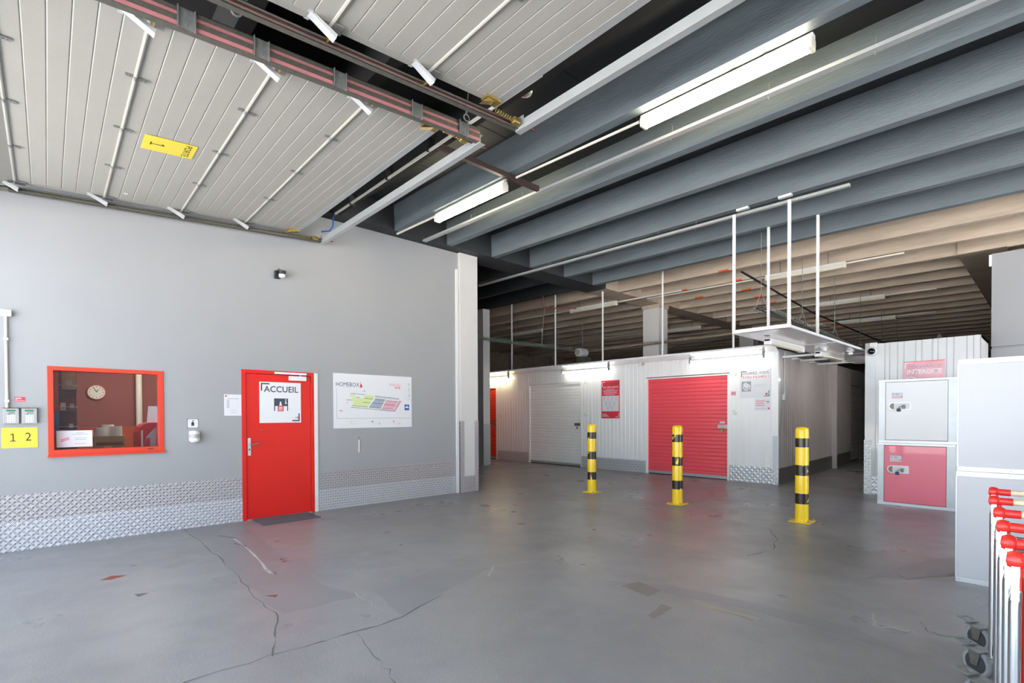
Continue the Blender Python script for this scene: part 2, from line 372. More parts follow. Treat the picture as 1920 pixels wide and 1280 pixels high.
# ceiling slab, beams, girders
XR = 4.8
def slab(x0, x1, y0, y1): return MB().hexa([(x0, y0, zs(x0)), (x1, y0, zs(x1)), (x1, y1, zs(x1)), (x0, y1, zs(x0))], [(x0, y0, zs(x0)+0.2), (x1, y0, zs(x1)+0.2), (x1, y1, zs(x1)+0.2), (x0, y1, zs(x0)+0.2)])
M['black_bay_shade'] = mat('black_ceiling_shade', '#131415', 0.8)  # shade above the parked doors put into the ceiling as black colour
ceil0 = tag(slab(-20, 5.2, -1.7, 3.22).build('ceiling', 'black_bay_shade'), 'ceiling bays blackened with painted shade above the parked overhead doors', None, kind='structure')
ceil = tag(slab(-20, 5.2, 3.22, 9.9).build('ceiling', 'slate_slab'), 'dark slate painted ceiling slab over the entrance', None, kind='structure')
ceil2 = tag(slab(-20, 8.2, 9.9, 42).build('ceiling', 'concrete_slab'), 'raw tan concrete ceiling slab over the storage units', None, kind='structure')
def beam_mesh(x0, x1, y, wd=0.115):
    mb = MB(); n = 1
    return mb.hexa([(x0, y, zb(x0)), (x1, y, zb(x1)), (x1, y+wd, zb(x1)), (x0, y+wd, zb(x0))], [(x0, y-0.015, zs(x0)+0.01), (x1, y-0.015, zs(x1)+0.01), (x1, y+wd+0.015, zs(x1)+0.01), (x0, y+wd+0.015, zs(x0)+0.01)])
YB = [4.205+1.04*k for k in range(-3, 1)]+[5.246, 6.287, 7.319, 8.372, 9.372]+[10.40+1.0*k for k in range(30)]
for y in YB:
    dark = y < 9.9; par, m = (ceil0, 'black_bay_shade') if y < 3.3 else (ceil, 'slate') if dark else (ceil2, 'concrete')
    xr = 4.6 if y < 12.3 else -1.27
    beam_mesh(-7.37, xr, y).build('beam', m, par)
    if y > 5.0: beam_mesh(-19.8, -7.95, y).build('beam', 'girder_slate_and_shade' if dark else m, par)  # far-left beams: the darkness of that bay is put into their colour
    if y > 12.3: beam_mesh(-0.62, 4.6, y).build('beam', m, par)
for y0, y1, par, m in ((-1.35, 3.22, ceil0, 'black_bay_shade'), (3.22, 9.88, ceil, 'girder_slate_and_shade'), (9.88, 41.8, ceil2, 'concrete')):
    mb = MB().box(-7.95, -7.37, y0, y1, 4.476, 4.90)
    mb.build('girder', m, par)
MB().box(-1.27, -0.62, 12.36, 41.8, 4.37, 4.80).build('girder', 'concrete', ceil2)
# joints between the slab panels, seen in the dark bays
for y0, y1 in ((3.30, 4.19), (4.34, 5.23)):
    for x in (-5.9, -4.6, -3.3, -2.0, -0.7):
        MB().box(x-0.006, x+0.006, y0, y1, zs(x)-0.003, zs(x)+0.002).build('slab_joint', 'joint', ceil)
# orange survey marks sprayed under the raw beams
for k, (x, i) in enumerate(((-4.75, 9), (-4.9, 10), (-6.2, 10), (-6.3, 11), (-5.1, 11), (-5.2, 12), (-5.25, 13), (-5.4, 14), (-6.5, 14), (-5.0, 16), (-5.05, 17), (-5.1, 18), (-5.15, 19))):
    y = YB[i]; MB().box(x-0.11, x+0.11, y-0.004, y+0.06, zb(x)-0.004, zb(x)+0.03).build('paint_mark', 'orange_mark', ceil2)

# marks on the floor: cracks, repair mortar, stains
def strip(pts, wd, z=0.0012):
    mb = MB(); P = [Vector((p[0], p[1], z)) for p in pts]; Q = []
    for i in range(len(P)-1):
        for k in range(4):
            t = k/4; q = P[i].lerp(P[i+1], t); Q.append(q+Vector((random.uniform(-1, 1), random.uniform(-1, 1), 0))*0.018*(0 if i+k == 0 else 1))
    Q.append(P[-1]); vs = []
    for i, q in enumerate(Q):
        d = (Q[min(i+1, len(Q)-1)]-Q[max(i-1, 0)]).normalized(); n = Vector((-d.y, d.x, 0))*wd*random.uniform(0.1, 0.8)/2; vs += [q-n, q+n]
    mb.add(vs, [(2*i, 2*i+1, 2*i+3, 2*i+2) for i in range(len(Q)-1)]); return mb
BLOT = [0.0006]
def blot(pts, z=None):
    BLOT[0] += 0.00012; z = BLOT[0]
    P = []; n = len(pts)
    for i in range(n):
        a, b = Vector(pts[i]), Vector(pts[(i+1) % n])
        for k in range(6):
            q = a.lerp(b, k/6); r = 0.02*(a-b).length; P.append((q.x+random.uniform(-r, r), q.y+random.uniform(-r, r), z))
    return MB().add(P, [tuple(range(len(P)))])
for pts, wd in (([(-7.59, 1.27), (-6.48, 1.285), (-5.7, 1.268), (-4.83, 1.24), (-4.18, 1.2), (-3.815, 1.21), (-3.42, 1.07), (-3.2, 0.98)], 0.016),
                ([(-3.19, 0.2), (-3.22, 0.87), (-3.18, 1.26), (-3.18, 1.5), (-3.185, 1.84), (-3.36, 2.33)], 0.022),
                ([(-3.18, 1.494), (-2.79, 1.426), (-2.59, 1.406), (-2.3, 1.36)], 0.010),
                ([(-2.48, 6.71), (-2.2, 6.2), (-2.05, 5.69), (-2.15, 5.24)], 0.014),
                ([(-0.64, 4.45), (-0.57, 4.27), (-0.44, 4.3), (-0.3, 4.35)], 0.012),
                ([(-1.13, 5.3), (-0.95, 5.6), (-0.88, 5.5), (-0.6, 6.0)], 0.012),
                ([(-6.9, 1.5), (-6.6, 1.62)], 0.03), ([(-6.35, 1.55), (-6.1, 1.6)], 0.028), ([(-5.05, 1.5), (-4.85, 1.52)], 0.022)):
    strip(pts, wd).build('crack', 'crack', floor)
for pts, wd in (([(-3.9, 1.84), (-3.53, 1.81), (-3.19, 1.85)], 0.02), ([(-6.6, 1.6), (-5.7, 1.56), (-4.9, 1.5)], 0.05), ([(-3.45, 2.9), (-3.66, 3.12), (-3.5, 3.6)], 0.03),
                ([(-0.66, 4.2), (-0.85, 4.15), (-0.9, 4.4)], 0.03)):
    strip(pts, wd).build('mortar_line', 'crack_pale', floor)
for pts, m in (([(-7.55, 1.28), (-7.5, 1.9), (-6.4, 1.85), (-5.5, 1.78), (-4.3, 1.71), (-3.8, 1.86), (-3.83, 1.24), (-4.83, 1.26), (-6.0, 1.29)], 'patch'),
               ([(-3.87, 1.98), (-3.91, 2.54), (-3.65, 3.1), (-3.39, 2.35), (-3.21, 1.86)], 'patch'),
               ([(-1.13, 5.37), (-0.86, 6.38), (-0.68, 6.7), (-0.61, 6.04), (-0.88, 5.52)], 'patch'),
               ([(-2.75, 3.5), (-2.25, 3.85), (-1.6, 3.98), (-0.92, 4.0), (-0.6, 3.8), (-0.95, 3.8), (-1.6, 3.8), (-2.2, 3.65)], 'patch'),
               ([(-5.74, 0.32), (-5.83, 0.41), (-5.76, 0.52), (-5.7, 0.4)], 'rust'), ([(-4.33, 1.27), (-4.28, 1.36), (-4.23, 1.32)], 'rust'), ([(-5.1, 0.5), (-5.05, 0.6), (-5.0, 0.52)], 'crack'),
               ([(-5.25, 1.7), (-5.22, 1.76), (-5.19, 1.7)], 'rust'), ([(-5.35, 1.72), (-5.3, 1.77), (-5.29, 1.7)], 'rust'),
               ([(-1.99, 3.16), (-2.04, 3.43), (-1.95, 3.42), (-1.93, 3.14)], 'brown_stain'), ([(-2.5, 3.55), (-2.45, 3.75), (-2.2, 3.7), (-2.2, 3.5)], 'brown_stain'),
               ([(-1.92, 3.69), (-1.76, 3.62), (-1.42, 3.66), (-1.42, 3.7), (-1.76, 3.68)], 'yellow_wear'), ([(-4.9, 4.1), (-4.8, 4.3), (-4.75, 4.25), (-4.85, 4.05)], 'yellow_wear')):
    blot(pts).build({'patch': 'repair_patch', 'rust': 'rust_stain', 'crack': 'tar_spot', 'brown_stain': 'brown_stain', 'yellow_wear': 'paint_trace'}[m], m, floor)

# ================================================================== LEFT WALL FITTINGS
def plate(name, y0, y1, z0, z1, low, label):
    m, lm = ('plate_low', 'plate_low_lug') if low else ('plate', 'plate_lug'); dx = 0.007 if low else 0.003
    o = MB().box(XW-0.0005, XW+dx, y0, y1, z0, z1).build(name, m); tag(o, label, None, kind='structure')
    t = lugs((XW+dx, y0, z0), (0, 1, 0), (0, 0, 1), y1-y0, z1-z0).build('tread_pattern', lm, o); t['kind'] = 'stuff'
plate('baseboard_left', -1.35, 1.962, 0.30, 0.605, False, 'upper tread plate strip left of the red door')
plate('baseboard_left', -1.35, 1.962, 0.0, 0.315, True, 'paler lower tread plate strip left of the red door')
plate('baseboard_left', 3.02, 5.58, 0.30, 0.60, False, 'upper tread plate strip right of the red door')
plate('baseboard_left', 3.02, 5.58, 0.0, 0.315, True, 'paler lower tread plate strip right of the red door')

# window with the office behind it
win = thing('window_1', 'orange red framed office window in the white wall', None, (XW, 0.0, 1.017), kind='structure')
fm = MB(); W1, H1 = 1.07, 0.998
for a in ((-0.11, 0.012, 0, 0.05, 0, H1), (-0.11, 0.012, W1-0.05, W1, 0, H1), (-0.11, 0.012, 0.05, W1-0.05, H1-0.045, H1), (-0.11, 0.012, 0.05, W1-0.05, 0, 0.06)): fm.box(*a)
fm.build('window_frame', 'orange_red', win, bevel=0.002)
MB().box(-0.02, 0.03, -0.005, W1+0.012, -0.02, 0.004).build('window_sill', 'orange_red', win)
MB().box(-0.105, -0.099, 0.045, W1-0.045, 0.055, H1-0.04).build('pane', 'glass', win)
MB().box(0.0118, 0.0135, W1-0.17, W1-0.11, 0.03, 0.04).build('vent_slot', 'black', win)
# office room shell
of = MB(); of.box(-10.7, -10.6, -1.2, 3.4, 0, 2.7); of.box(-10.6, XW-0.2, -1.3, -1.2, 0, 2.7); of.box(-10.6, XW-0.2, 3.4, 3.5, 0, 2.7)
tag(of.build('wall_office', 'office_wall'), 'red brown wall of the office seen through the window', None, kind='structure')
oc = MB().box(-10.7, XW-0.2, -1.3, 3.5, 2.7, 2.8); tag(oc.build('ceiling_office', 'wall'), 'office ceiling', None, kind='structure')
MB().box(-9.6, -8.4, 0.9, 1.3, 2.64, 2.70).build('added_office_lamp', 'office_fill'); tag(bpy.data.objects['added_office_lamp'], 'added flat office ceiling lamp, unseen above the window view', 'lamp')  # lamp out of view, added to brighten the dim office
ck = thing('wall_clock', 'round white clock with dark hands on the office wall', 'clock', (-10.6, 0.585, 1.845))
ck2 = MB().lathe([(0.125, 0), (0.125, 0.03), (0.112, 0.04)], axis='x', n=28).build('rim', 'office_orange', ck, smooth=True)
MB().lathe([(0.11, 0.03), (0.11, 0.042)], axis='x', n=28).build('dial', 'roll', ck)
f = Flat(frame((0.042, 0, 0), (0, 1, 0), (0, 0, 1)), 0.002)
for k in range(12):
    a = k*math.pi/6; f.line((0.08*math.cos(a), 0.08*math.sin(a)), (0.096*math.cos(a), 0.096*math.sin(a)), 0.009)
f.build('hour_marks', 'print_black', ck)
f = Flat(frame((0.044, 0, 0), (0, 1, 0), (0, 0, 1)), 0.002).line((0, 0), (-0.035, 0.075), 0.009).line((0, 0), (0.022, 0.045), 0.011); f.build('hand', 'print_black', ck)
pp = MB().tube([(-10.45, 1.13, 0.0), (-10.45, 1.13, 2.69)], 0.045, 12); tag(pp.build('pipe', 'roll', smooth=True), 'pale vertical pipe right of the clock', 'pipe')
bd = MB().box(-10.55, -10.5, 0.3, 3.3, 0.0, 1.28); tag(bd.build('panel', 'office_orange'), 'orange low panel along the office back wall', 'panel')
# red drinks counter, papers
cn = thing('counter', 'glossy red rounded office counter behind the right of the window', 'counter', (-8.9, 1.0, 0))
prof = [(-0.06, 0), (1.2, 0), (1.2, 1.36), (0.08, 1.36), (0.02, 1.34), (-0.03, 1.30), (-0.06, 1.22)]
MB().prism([(0, p[0], p[1]) for p in prof], (-0.5, 0, 0)).build('body', 'office_red', cn)
MB().box(0.002, 0.012, 0.25, 0.75, 0.85, 1.22).build('front_panel', 'grey_plastic', cn)
MB().box(0.0, 0.02, -0.02, 0.0, 0.9, 1.25).build('edge_trim', 'white', cn)
tag(MB().prism([(-9.0, 1.06, 1.361), (-9.0, 1.26, 1.361), (-9.0, 1.26, 1.60), (-9.0, 1.08, 1.60)], (0.004, 0, 0)).build('paper_sheet', 'paper'), 'white sheet standing on the red office counter', 'paper')
tag(MB().prism([(-9.0, 1.52, 1.361), (-9.0, 1.6, 1.361), (-9.0, 1.62, 1.62), (-9.0, 1.55, 1.62)], (0.01, 0, 0)).build('card', 'wood'), 'narrow beige card standing right on the red counter', 'card')
# box with rolls
tag(MB().box(-8.9, -8.45, 0.42, 0.78, 0.0, 0.92).build('stand', 'office_dark'), 'dark red stand below the cardboard box of rolls', 'stand')
bx = thing('cardboard_box', 'open cardboard box in front of the orange office panel', 'box', (-8.68, 0.6, 0.921))
mb = MB()
for a in ((-0.2, 0.2, -0.16, 0.16, 0, 0.008), (-0.2, 0.2, -0.16, -0.152, 0, 0.27), (-0.2, 0.2, 0.152, 0.16, 0, 0.27), (-0.2, -0.192, -0.152, 0.152, 0, 0.27), (0.192, 0.2, -0.152, 0.152, 0, 0.27)): mb.box(*a)
mb.build('walls', 'cardboard', bx); MB().box(0.2005, 0.202, -0.14, 0.14, 0.15, 0.19).build('tape', 'rust', bx); MB().box(0.2005, 0.202, -0.06, 0.02, 0.06, 0.14).build('sticker', 'sign_yellow', bx)
for k, (x, y, lb) in enumerate(((0.09, -0.08, 'front left cream roll in the cardboard box'), (0.09, 0.07, 'front right cream roll in the cardboard box'), (-0.09, 0.0, 'rear cream roll in the cardboard box'))):
    r = MB().lathe([(0.03, 0), (0.07, 0), (0.072, 0.2), (0.068, 0.37+0.02*k), (0.03, 0.37+0.02*k), (0.03, 0.0)], n=16)
    tag(r.build('paper_roll', 'roll', loc=(-8.68+x, 0.6+y, 0.93), smooth=True), lb, 'roll', 'cream rolls in the cardboard box')
# display rack at the left of the window
rk = thing('display_rack', 'red display rack with wire shelves at the left of the window', 'rack', (-8.25, 0.13, 0))
MB().box(-0.15, 0.25, -0.10, -0.03, 0, 2.0).build('side_panel', 'orange_red', rk)
MB().box(-0.17, -0.15, -0.10, 0.14, 0, 2.4).build('back_panel', 'office_dark', rk)
for z in (1.28, 1.52, 1.78, 2.05):
    MB().box(-0.15, 0.1, -0.03, 0.14, z, z+0.008).build('shelf', 'galv_dark', rk)
    MB().tube([(0.1, -0.03, z+0.05), (0.1, 0.14, z+0.05)], 0.004, 6).build('wire', 'roll', rk)
for y, z, hh, ww, m, lb in ((0.22, 1.29, 0.15, 0.08, 'office_dark', 'dark picture pack on the lowest rack shelf'), (0.235, 1.53, 0.16, 0.07, 'rust', 'dark picture pack on the second rack shelf'),
                            (0.18, 1.79, 0.22, 0.13, 'cardboard', 'brown padlock pack on the third rack shelf'), (0.165, 1.53, 0.09, 0.05, 'roll', 'small pale pack on the second rack shelf')):
    t = thing('blister_pack', lb, 'pack', (-8.22, y-0.05, z), group='packs on the display rack'); MB().box(0, 0.02, 0, ww, 0, hh).build('card', m, t); MB().box(0.02, 0.035, ww*0.25, ww*0.75, hh*0.15, hh*0.5).build('contents', 'grey_plastic', t)
tag(MB().box(-7.90, -7.83, 0.055, 0.10, 1.30, 1.50).build('blue_canister', 'blue'), 'blue narrow pack at the lower left inside the window', 'pack')
tag(MB().box(-7.9, -7.75, 0.03, 1.04, 1.05, 1.068).build('inner_ledge', 'office_dark'), 'dark inner ledge below the office pane', 'ledge')
lf = thing('leaflet_holder', 'red and white leaflets standing at the lower right of the pane', 'leaflet', (-7.80, 0.88, 1.069))
MB().prism([(0, 0.0, 0), (0, 0.13, 0), (0, 0.13, 0.24), (0, 0.09, 0.2), (0, 0.03, 0.12)], (0.006, 0, 0)).build('leaflet', 'paper', lf)
MB().prism([(0.007, 0.0, 0), (0.007, 0.07, 0), (0.007, 0.07, 0.11), (0.007, 0.03, 0.11)], (0.004, 0, 0)).build('leaflet', 'print_red', lf)
# notice on the glass
XP = XW-0.098
nt_ = thing('notice', 'white notice with a pink stamp stuck on the office pane', 'notice', (XP, 0.07, 1.10))
MB().box(0, 0.001, 0, 0.315, 0, 0.19).build('sheet', 'paper', nt_)
fr = frame((0.001, 0, 0), (0, 1, 0), (0, 0, 1)); f = Flat(fr)
f.poly([(0.035, 0.075), (0.105, 0.10), (0.11, 0.115), (0.04, 0.09)]).poly([(0.035, 0.06), (0.115, 0.088), (0.115, 0.098), (0.035, 0.07)]); f.build('stamp', 'print_pink', nt_)
f = Flat(fr)
for (a, b, y) in ((0.17, 0.24, 0.16), (0.135, 0.28, 0.145), (0.2, 0.21, 0.13), (0.155, 0.265, 0.10), (0.16, 0.26, 0.083), (0.16, 0.26, 0.035)): f.rect(a, y, b, y+0.005)
f.build('text_lines', 'print_grey', nt_)

# red door
dr = thing('door_1', 'red steel office door in the white wall', None, (XW, 1.97, 0), kind='structure')
mb = MB(); mb.box(-0.1, 0.012, -0.008, 0.045, 0, 2.095); mb.box(-0.1, 0.012, 0.94, 0.985, 0, 2.095); mb.box(-0.1, 0.012, 0.045, 0.94, 2.045, 2.095)
mb.build('door_frame', 'red_door', dr, bevel=0.002)
MB().box(-0.055, -0.004, 0.049, 0.936, 0.012, 2.04).build('leaf', 'red_door', dr, bevel=0.002)
MB().box(-0.02, 0.014, 0.985, 1.04, 0, 2.09).build('edge_trim', 'white', dr)
MB().box(-0.08, 0.01, 0.0, 0.98, 0.0, 0.010).build('threshold', 'alu', dr)
h = MB().box(-0.004, 0.006, 0.065, 0.105, 0.90, 1.145); hp = h.build('handle_plate', 'alu', dr, bevel=0.002)
MB().tube([(0.006, 0.085, 1.055), (0.05, 0.085, 1.055), (0.055, 0.10, 1.056), (0.055, 0.215, 1.075)], 0.009, 8).build('lever', 'chrome', dr, smooth=True)
MB().lathe([(0.011, 0), (0.011, 0.004)], (0.006, 0.085, 0.985), 'x', 12).build('keyhole', 'black', dr)
MB().tube([(0.0, 0.23, 1.255), (0.03, 0.25, 1.257)], 0.006, 8).build('stud', 'galv_dark', dr)
for z in (1.80, 1.62, 1.0, 0.22): MB().tube([(0.014, 0.945, z-0.06), (0.014, 0.945, z+0.06)], 0.012, 8).build('hinge', 'red_door', dr, smooth=True)
c2 = MB().box(-0.004, 0.05, 0.62, 0.86, 1.965, 2.03).build('door_closer', 'white', dr, bevel=0.004); c2['label'] = 'white door closer body'
MB().box(0.012, 0.034, 0.42, 0.87, 2.052, 2.08).build('closer_arm', 'alu_white', dr, bevel=0.002)
MB().tube([(0.025, 0.78, 2.03), (0.025, 0.78, 2.055)], 0.01, 8).build('closer_pivot', 'alu', dr)
# ACCUEIL sign on the door
XS = XW-0.0035
sg = thing('door_sign', 'white square ACCUEIL sign on the red door', 'sign', (XS, 2.191, 1.352))
MB().box(0, 0.003, 0, 0.572, 0, 0.582).build('board', 'sign_white', sg)
fr = frame((0.003, 0, 0), (0, 1, 0), (0, 0, 1))
f = Flat(fr); f.rect(0.02, 0.455, 0.038, 0.565).rect(0.038, 0.547, 0.135, 0.565).rect(0.535, 0.02, 0.553, 0.135).rect(0.445, 0.02, 0.535, 0.038); f.build('corner_marks', 'print_dark', sg)
text(sg, 'ACCUEIL', fr, 0.06, 0.44, 0.085, 'print_dark', 0.475, 0.012)
f = Flat(fr); f.poly([(0.195, 0.17), (0.208, 0.17), (0.208, 0.24), (0.375, 0.24), (0.375, 0.17), (0.388, 0.17), (0.388, 0.35), (0.195, 0.35)]); f.build('pictogram', 'print_dark', sg)
f = Flat(fr, 0.002); f.rect(0.245, 0.165, 0.325, 0.245); f.build('pictogram_counter', 'print_red', sg)
f = Flat(fr, 0.0026); f.rect(0.262, 0.18, 0.308, 0.23); f.build('logo_square', 'sign_white', sg)
f = Flat(fr, 0.003); f.rect(0.268, 0.186, 0.302, 0.224).rect(0.515, 0.055, 0.55-0.02, 0.09); f.build('logo_square', 'print_red', sg)
f = Flat(fr, 0.0034); f.rect(0.274, 0.205, 0.296, 0.218).rect(0.274, 0.192, 0.284, 0.20); f.build('logo_detail', 'sign_white', sg)
f = Flat(fr, 0.002); f.disc(0.284, 0.292, 0.012).poly([(0.266, 0.247), (0.302, 0.247), (0.296, 0.278), (0.284, 0.286), (0.272, 0.278)]).disc(0.358, 0.332, 0.009).rect(0.35, 0.28, 0.364, 0.315).rect(0.343, 0.272, 0.372, 0.282).rect(0.343, 0.308, 0.357, 0.315); f.build('pictogram_person', 'sign_white', sg)
f = Flat(fr); f.rect(0.37, 0.068, 0.475, 0.072).rect(0.485, 0.055, 0.51, 0.09); f.build('logo_line', 'print_lgrey', sg)
# door mat
tag(MB().box(XW+0.02, XW+0.50, 2.07, 2.85, 0.0005, 0.012).build('doormat', 'mat', bevel=0.004), 'dark grey mat on the floor before the red door', 'doormat')
# opening hours
op = thing('notice', 'white opening hours sheet on the wall left of the red door', 'notice', (XW, 1.748, 1.456))
MB().box(0, 0.002, 0, 0.212, 0, 0.288).build('sheet', 'paper', op); fr = frame((0.002, 0, 0), (0, 1, 0), (0, 0, 1))
f = Flat(fr); f.rect(0.012, 0.255, 0.034, 0.277); f.build('emblem', 'print_red', op)
f = Flat(fr)
for k in range(7): f.rect(0.03, 0.105+0.017*k, 0.065, 0.114+0.017*k)
f.rect(0.045, 0.228, 0.18, 0.235); f.build('day_column', 'print_grey', op)
f = Flat(fr)
for k in range(7): f.rect(0.075, 0.108+0.017*k, 0.19, 0.110+0.017*k)
for y, a, b in ((0.078, 0.06, 0.16), (0.07, 0.07, 0.15), (0.045, 0.07, 0.16), (0.036, 0.08, 0.15)): f.rect(a, y, b, y+0.005)
f.build('text_lines', 'print_lgrey', op)
# sanitiser sign and dispenser
ss = thing('sanitiser_sign', 'small white bottle pictogram sign above the dispenser', 'sign', (XW, 1.322, 1.297))
MB().box(0, 0.002, 0, 0.124, 0, 0.12).build('board', 'print_black', ss, bevel=0.0); fr = frame((0.002, 0, 0), (0, 1, 0), (0, 0, 1))
f = Flat(fr, 0.0006); f.poly([(0.012, 0.004), (0.112, 0.004), (0.12, 0.012), (0.12, 0.108), (0.112, 0.116), (0.012, 0.116), (0.004, 0.108), (0.004, 0.012)]); f.build('field', 'paper', ss)
f = Flat(fr); f.rect(0.045, 0.03, 0.077, 0.068).poly([(0.045, 0.068), (0.077, 0.068), (0.068, 0.08), (0.054, 0.08)]).rect(0.057, 0.08, 0.065, 0.1).rect(0.057, 0.095, 0.085, 0.1); f.build('bottle', 'print_black', ss)
sd = thing('soap_dispenser', 'white rounded hand sanitiser dispenser left of the red door', 'dispenser', (XW, 1.395, 1.108))
pr = [(0.02, 0.0), (0.045, 0.008), (0.06, 0.035), (0.062, 0.055), (0.062, 0.12), (0.055, 0.15), (0.02, 0.158)]
MB().lathe(pr, (0.035, 0, 0), n=20).build('body', 'white', sd, smooth=True); MB().box(0, 0.04, -0.055, 0.055, 0.02, 0.15).build('back_plate', 'white', sd)
MB().lathe([(0.0635, 0.062), (0.0635, 0.112)], (0.035, 0, 0), n=20).build('clear_band', 'grey_plastic', sd, smooth=True)
MB().box(0.06, 0.102, -0.03, 0.03, 0.02, 0.05).build('push_bar', 'white', sd, bevel=0.008)
# keypads, sign, conduit
def keypad(y0, lb):
    k = thing('keypad', lb, 'keypad', (XW, y0, 1.378), group='grey access keypads by the window')
    mb = MB(); mb.prism([(0, 0, 0), (0.03, 0, 0), (0.045, 0, 0.165), (0, 0, 0.165)], (0, 0.121, 0)); mb.build('housing', 'grey_plastic', k, bevel=0.003)
    MB().prism([(0.03, -0.004, 0.165), (0.06, -0.004, 0.168), (0.0, -0.004, 0.171), (0, -0.004, 0.165)], (0, 0.129, 0)).build('hood', 'galv_dark', k)
    fr2 = frame((0.0305, 0, 0), (0, 1, 0), (0.015, 0, 0.165)); f = Flat(fr2); f.rect(0.025, 0.132, 0.095, 0.148); f.build('display', 'lcd', k)
    f = Flat(fr2, 0.001); f.rect(0.03, 0.012, 0.092, 0.094); f.build('key_field', 'paper', k)
    f = Flat(fr2, 0.002)
    for i in range(3):
        for j in range(4): f.rect(0.036+0.019*i, 0.018+0.019*j, 0.050+0.019*i, 0.032+0.019*j)
    f.build('key_caps', 'print_lgrey', k)
    f = Flat(fr2, 0.0026)
    for i in range(3):
        for j in range(4): f.rect(0.041+0.019*i, 0.022+0.019*j, 0.045+0.019*i, 0.028+0.019*j)
    f.build('key_digits', 'print_dark', k)
    text(k, 'PTI', fr2, 0.045, 0.106, 0.016, 'print_dark', 0.04, 0.01)
    f = Flat(fr2, 0.001); f.rect(0.032, 0.099, 0.055, 0.104); f.build('logo_line', 'plan_blue', k)
keypad(-0.347, 'left grey keypad with green display above the digit 1')
keypad(-0.206, 'right grey keypad with green display above the digit 2')
ys = thing('number_sign', 'yellow sign reading 1 2 below the keypads', 'sign', (XW, -0.365, 1.116)); MB().box(0, 0.003, 0, 0.282, 0, 0.218).build('board', 'sign_yellow', ys)
fr = frame((0.003, 0, 0), (0, 1, 0), (0, 0, 1)); one(ys, fr, 0.065, 0.07, 0.085, 0.045); text(ys, '2', fr, 0.185, 0.075, 0.088, 'print_black', 0.045)
f = Flat(fr); f.rect(0.02, 0.03, 0.262, 0.0315).rect(0.02, 0.187, 0.262, 0.1885).rect(0.02, 0.03, 0.0215, 0.1885).rect(0.2605, 0.03, 0.262, 0.1885); f.build('border_line', 'yellow', ys)
f = Flat(fr); f.rect(0.077, 0.183, 0.094, 0.188).rect(0.194, 0.185, 0.21, 0.19); f.build('tape_marks', 'yellow_wear', ys)
rs = thing('sticker', 'small red sticker with white lines above the keypads', 'sticker', (XW, -0.26, 1.614)); MB().box(0, 0.0015, 0, 0.085, 0, 0.052).build('film', 'print_red', rs)
f = Flat(frame((0.0015, 0, 0), (0, 1, 0), (0, 0, 1))); f.rect(0.006, 0.038, 0.05, 0.042).rect(0.006, 0.03, 0.055, 0.034).rect(0.006, 0.02, 0.02, 0.024).rect(0.004, 0.008, 0.08, 0.012); f.build('text_lines', 'sign_white', rs)
jb = thing('junction_box', 'white junction box with conduit down to the keypads', 'junction box', (XW, -0.36, 2.52)); MB().box(0, 0.05, 0, 0.09, 0, 0.07).build('cover', 'white', jb, bevel=0.006)
MB().tube([(0.02, 0.043, 0.0), (0.02, 0.043, -0.98)], 0.013, 10).build('conduit', 'cable_white', jb, smooth=True)
for z in (-0.24, -0.9): MB().box(0, 0.04, 0.025, 0.061, z-0.012, z+0.012).build('clip', 'white', jb)
# site plan
sp = thing('site_plan', 'large white site plan board on the wall right of the red door', 'sign', (XW, 3.256, 1.252)); BW, BH = 1.391, 0.862
MB().box(0, 0.006, 0, BW, 0, BH).build('board', 'sign_white', sp); fr = frame((0.006, 0, 0), (0, 1, 0), (0, 0, 1))
def P(X, Y):
    u = (X-32)/1110; top = 65+u*58; bot = 850-u*22
    return (u*BW, BH*(1-(Y-top)/(bot-top)))
def PL(L): return [P(*q) for q in L]
def pane(L, m, nm, lift=0.0012): Flat(fr, lift).poly(PL(L)).build(nm, m, sp)
for L in ([(330, 418), (555, 433), (490, 545), (270, 530)], [(455, 375), (595, 390), (560, 432), (440, 423)], [(255, 355), (325, 365), (305, 402), (235, 395)], [(285, 408), (325, 412), (300, 470), (265, 460)]): pane(L, 'plan_green', 'green_zone')
for L in ([(597, 428), (740, 442), (672, 570), (500, 552)], [(600, 390), (950, 425), (940, 450), (590, 425)]): pane(L, 'plan_grey' if L[0][0] == 597 else 'print_lgrey', 'grey_zone')
for L in ([(752, 452), (930, 470), (860, 580), (690, 565)], [(945, 455), (980, 460), (882, 606), (660, 588), (668, 575), (862, 592)]): pane(L, 'plan_pink', 'pink_zone')
f = Flat(fr, 0.002)
for a, b in (((260, 352), (455, 373)), ((595, 390), (945, 430)), ((260, 550), (880, 608)), ((880, 608), (977, 460)), ((440, 423), (565, 434)), ((270, 527), (490, 548)), ((420, 480), (525, 488)), ((590, 440), (735, 447)), ((548, 490), (700, 502)), ((510, 548), (670, 565)), ((750, 455), (930, 470)), ((720, 508), (890, 524)), ((690, 568), (860, 580)), ((195, 445), (270, 448)), ((325, 410), (380, 412))): f.line(P(*a), P(*b), 0.006)
f.build('plan_lines', 'print_navy', sp)
f = Flat(fr); f.line(P(73, 280), P(73, 708), 0.003).line(P(73, 708), P(1115, 703), 0.003).line(P(440, 290), P(440, 325), 0.004).line(P(420, 325), P(460, 328), 0.004); f.build('frame_lines', 'print_dark', sp)
x0, y0 = P(66, 250); x1, _ = P(372, 250); text(sp, 'HOMEBOX', fr, x0, y0, 0.063, 'print_navy', x1-x0, 0.0)
f = Flat(fr)
for a, b in (((70, 262), (340, 270)),): f.line(P(*a), P(*b), 0.004)
for k in range(9): f.line(P(1020+(k % 3)*8, 222+k*27), P(1078, 224+k*27), 0.003)
for X in (245, 545, 850): f.line(P(X+40, 752), P(X+120, 750), 0.005).line(P(X+10, 785), P(X+100, 783), 0.005).line(P(X-50, 754), P(X-20, 754), 0.004)
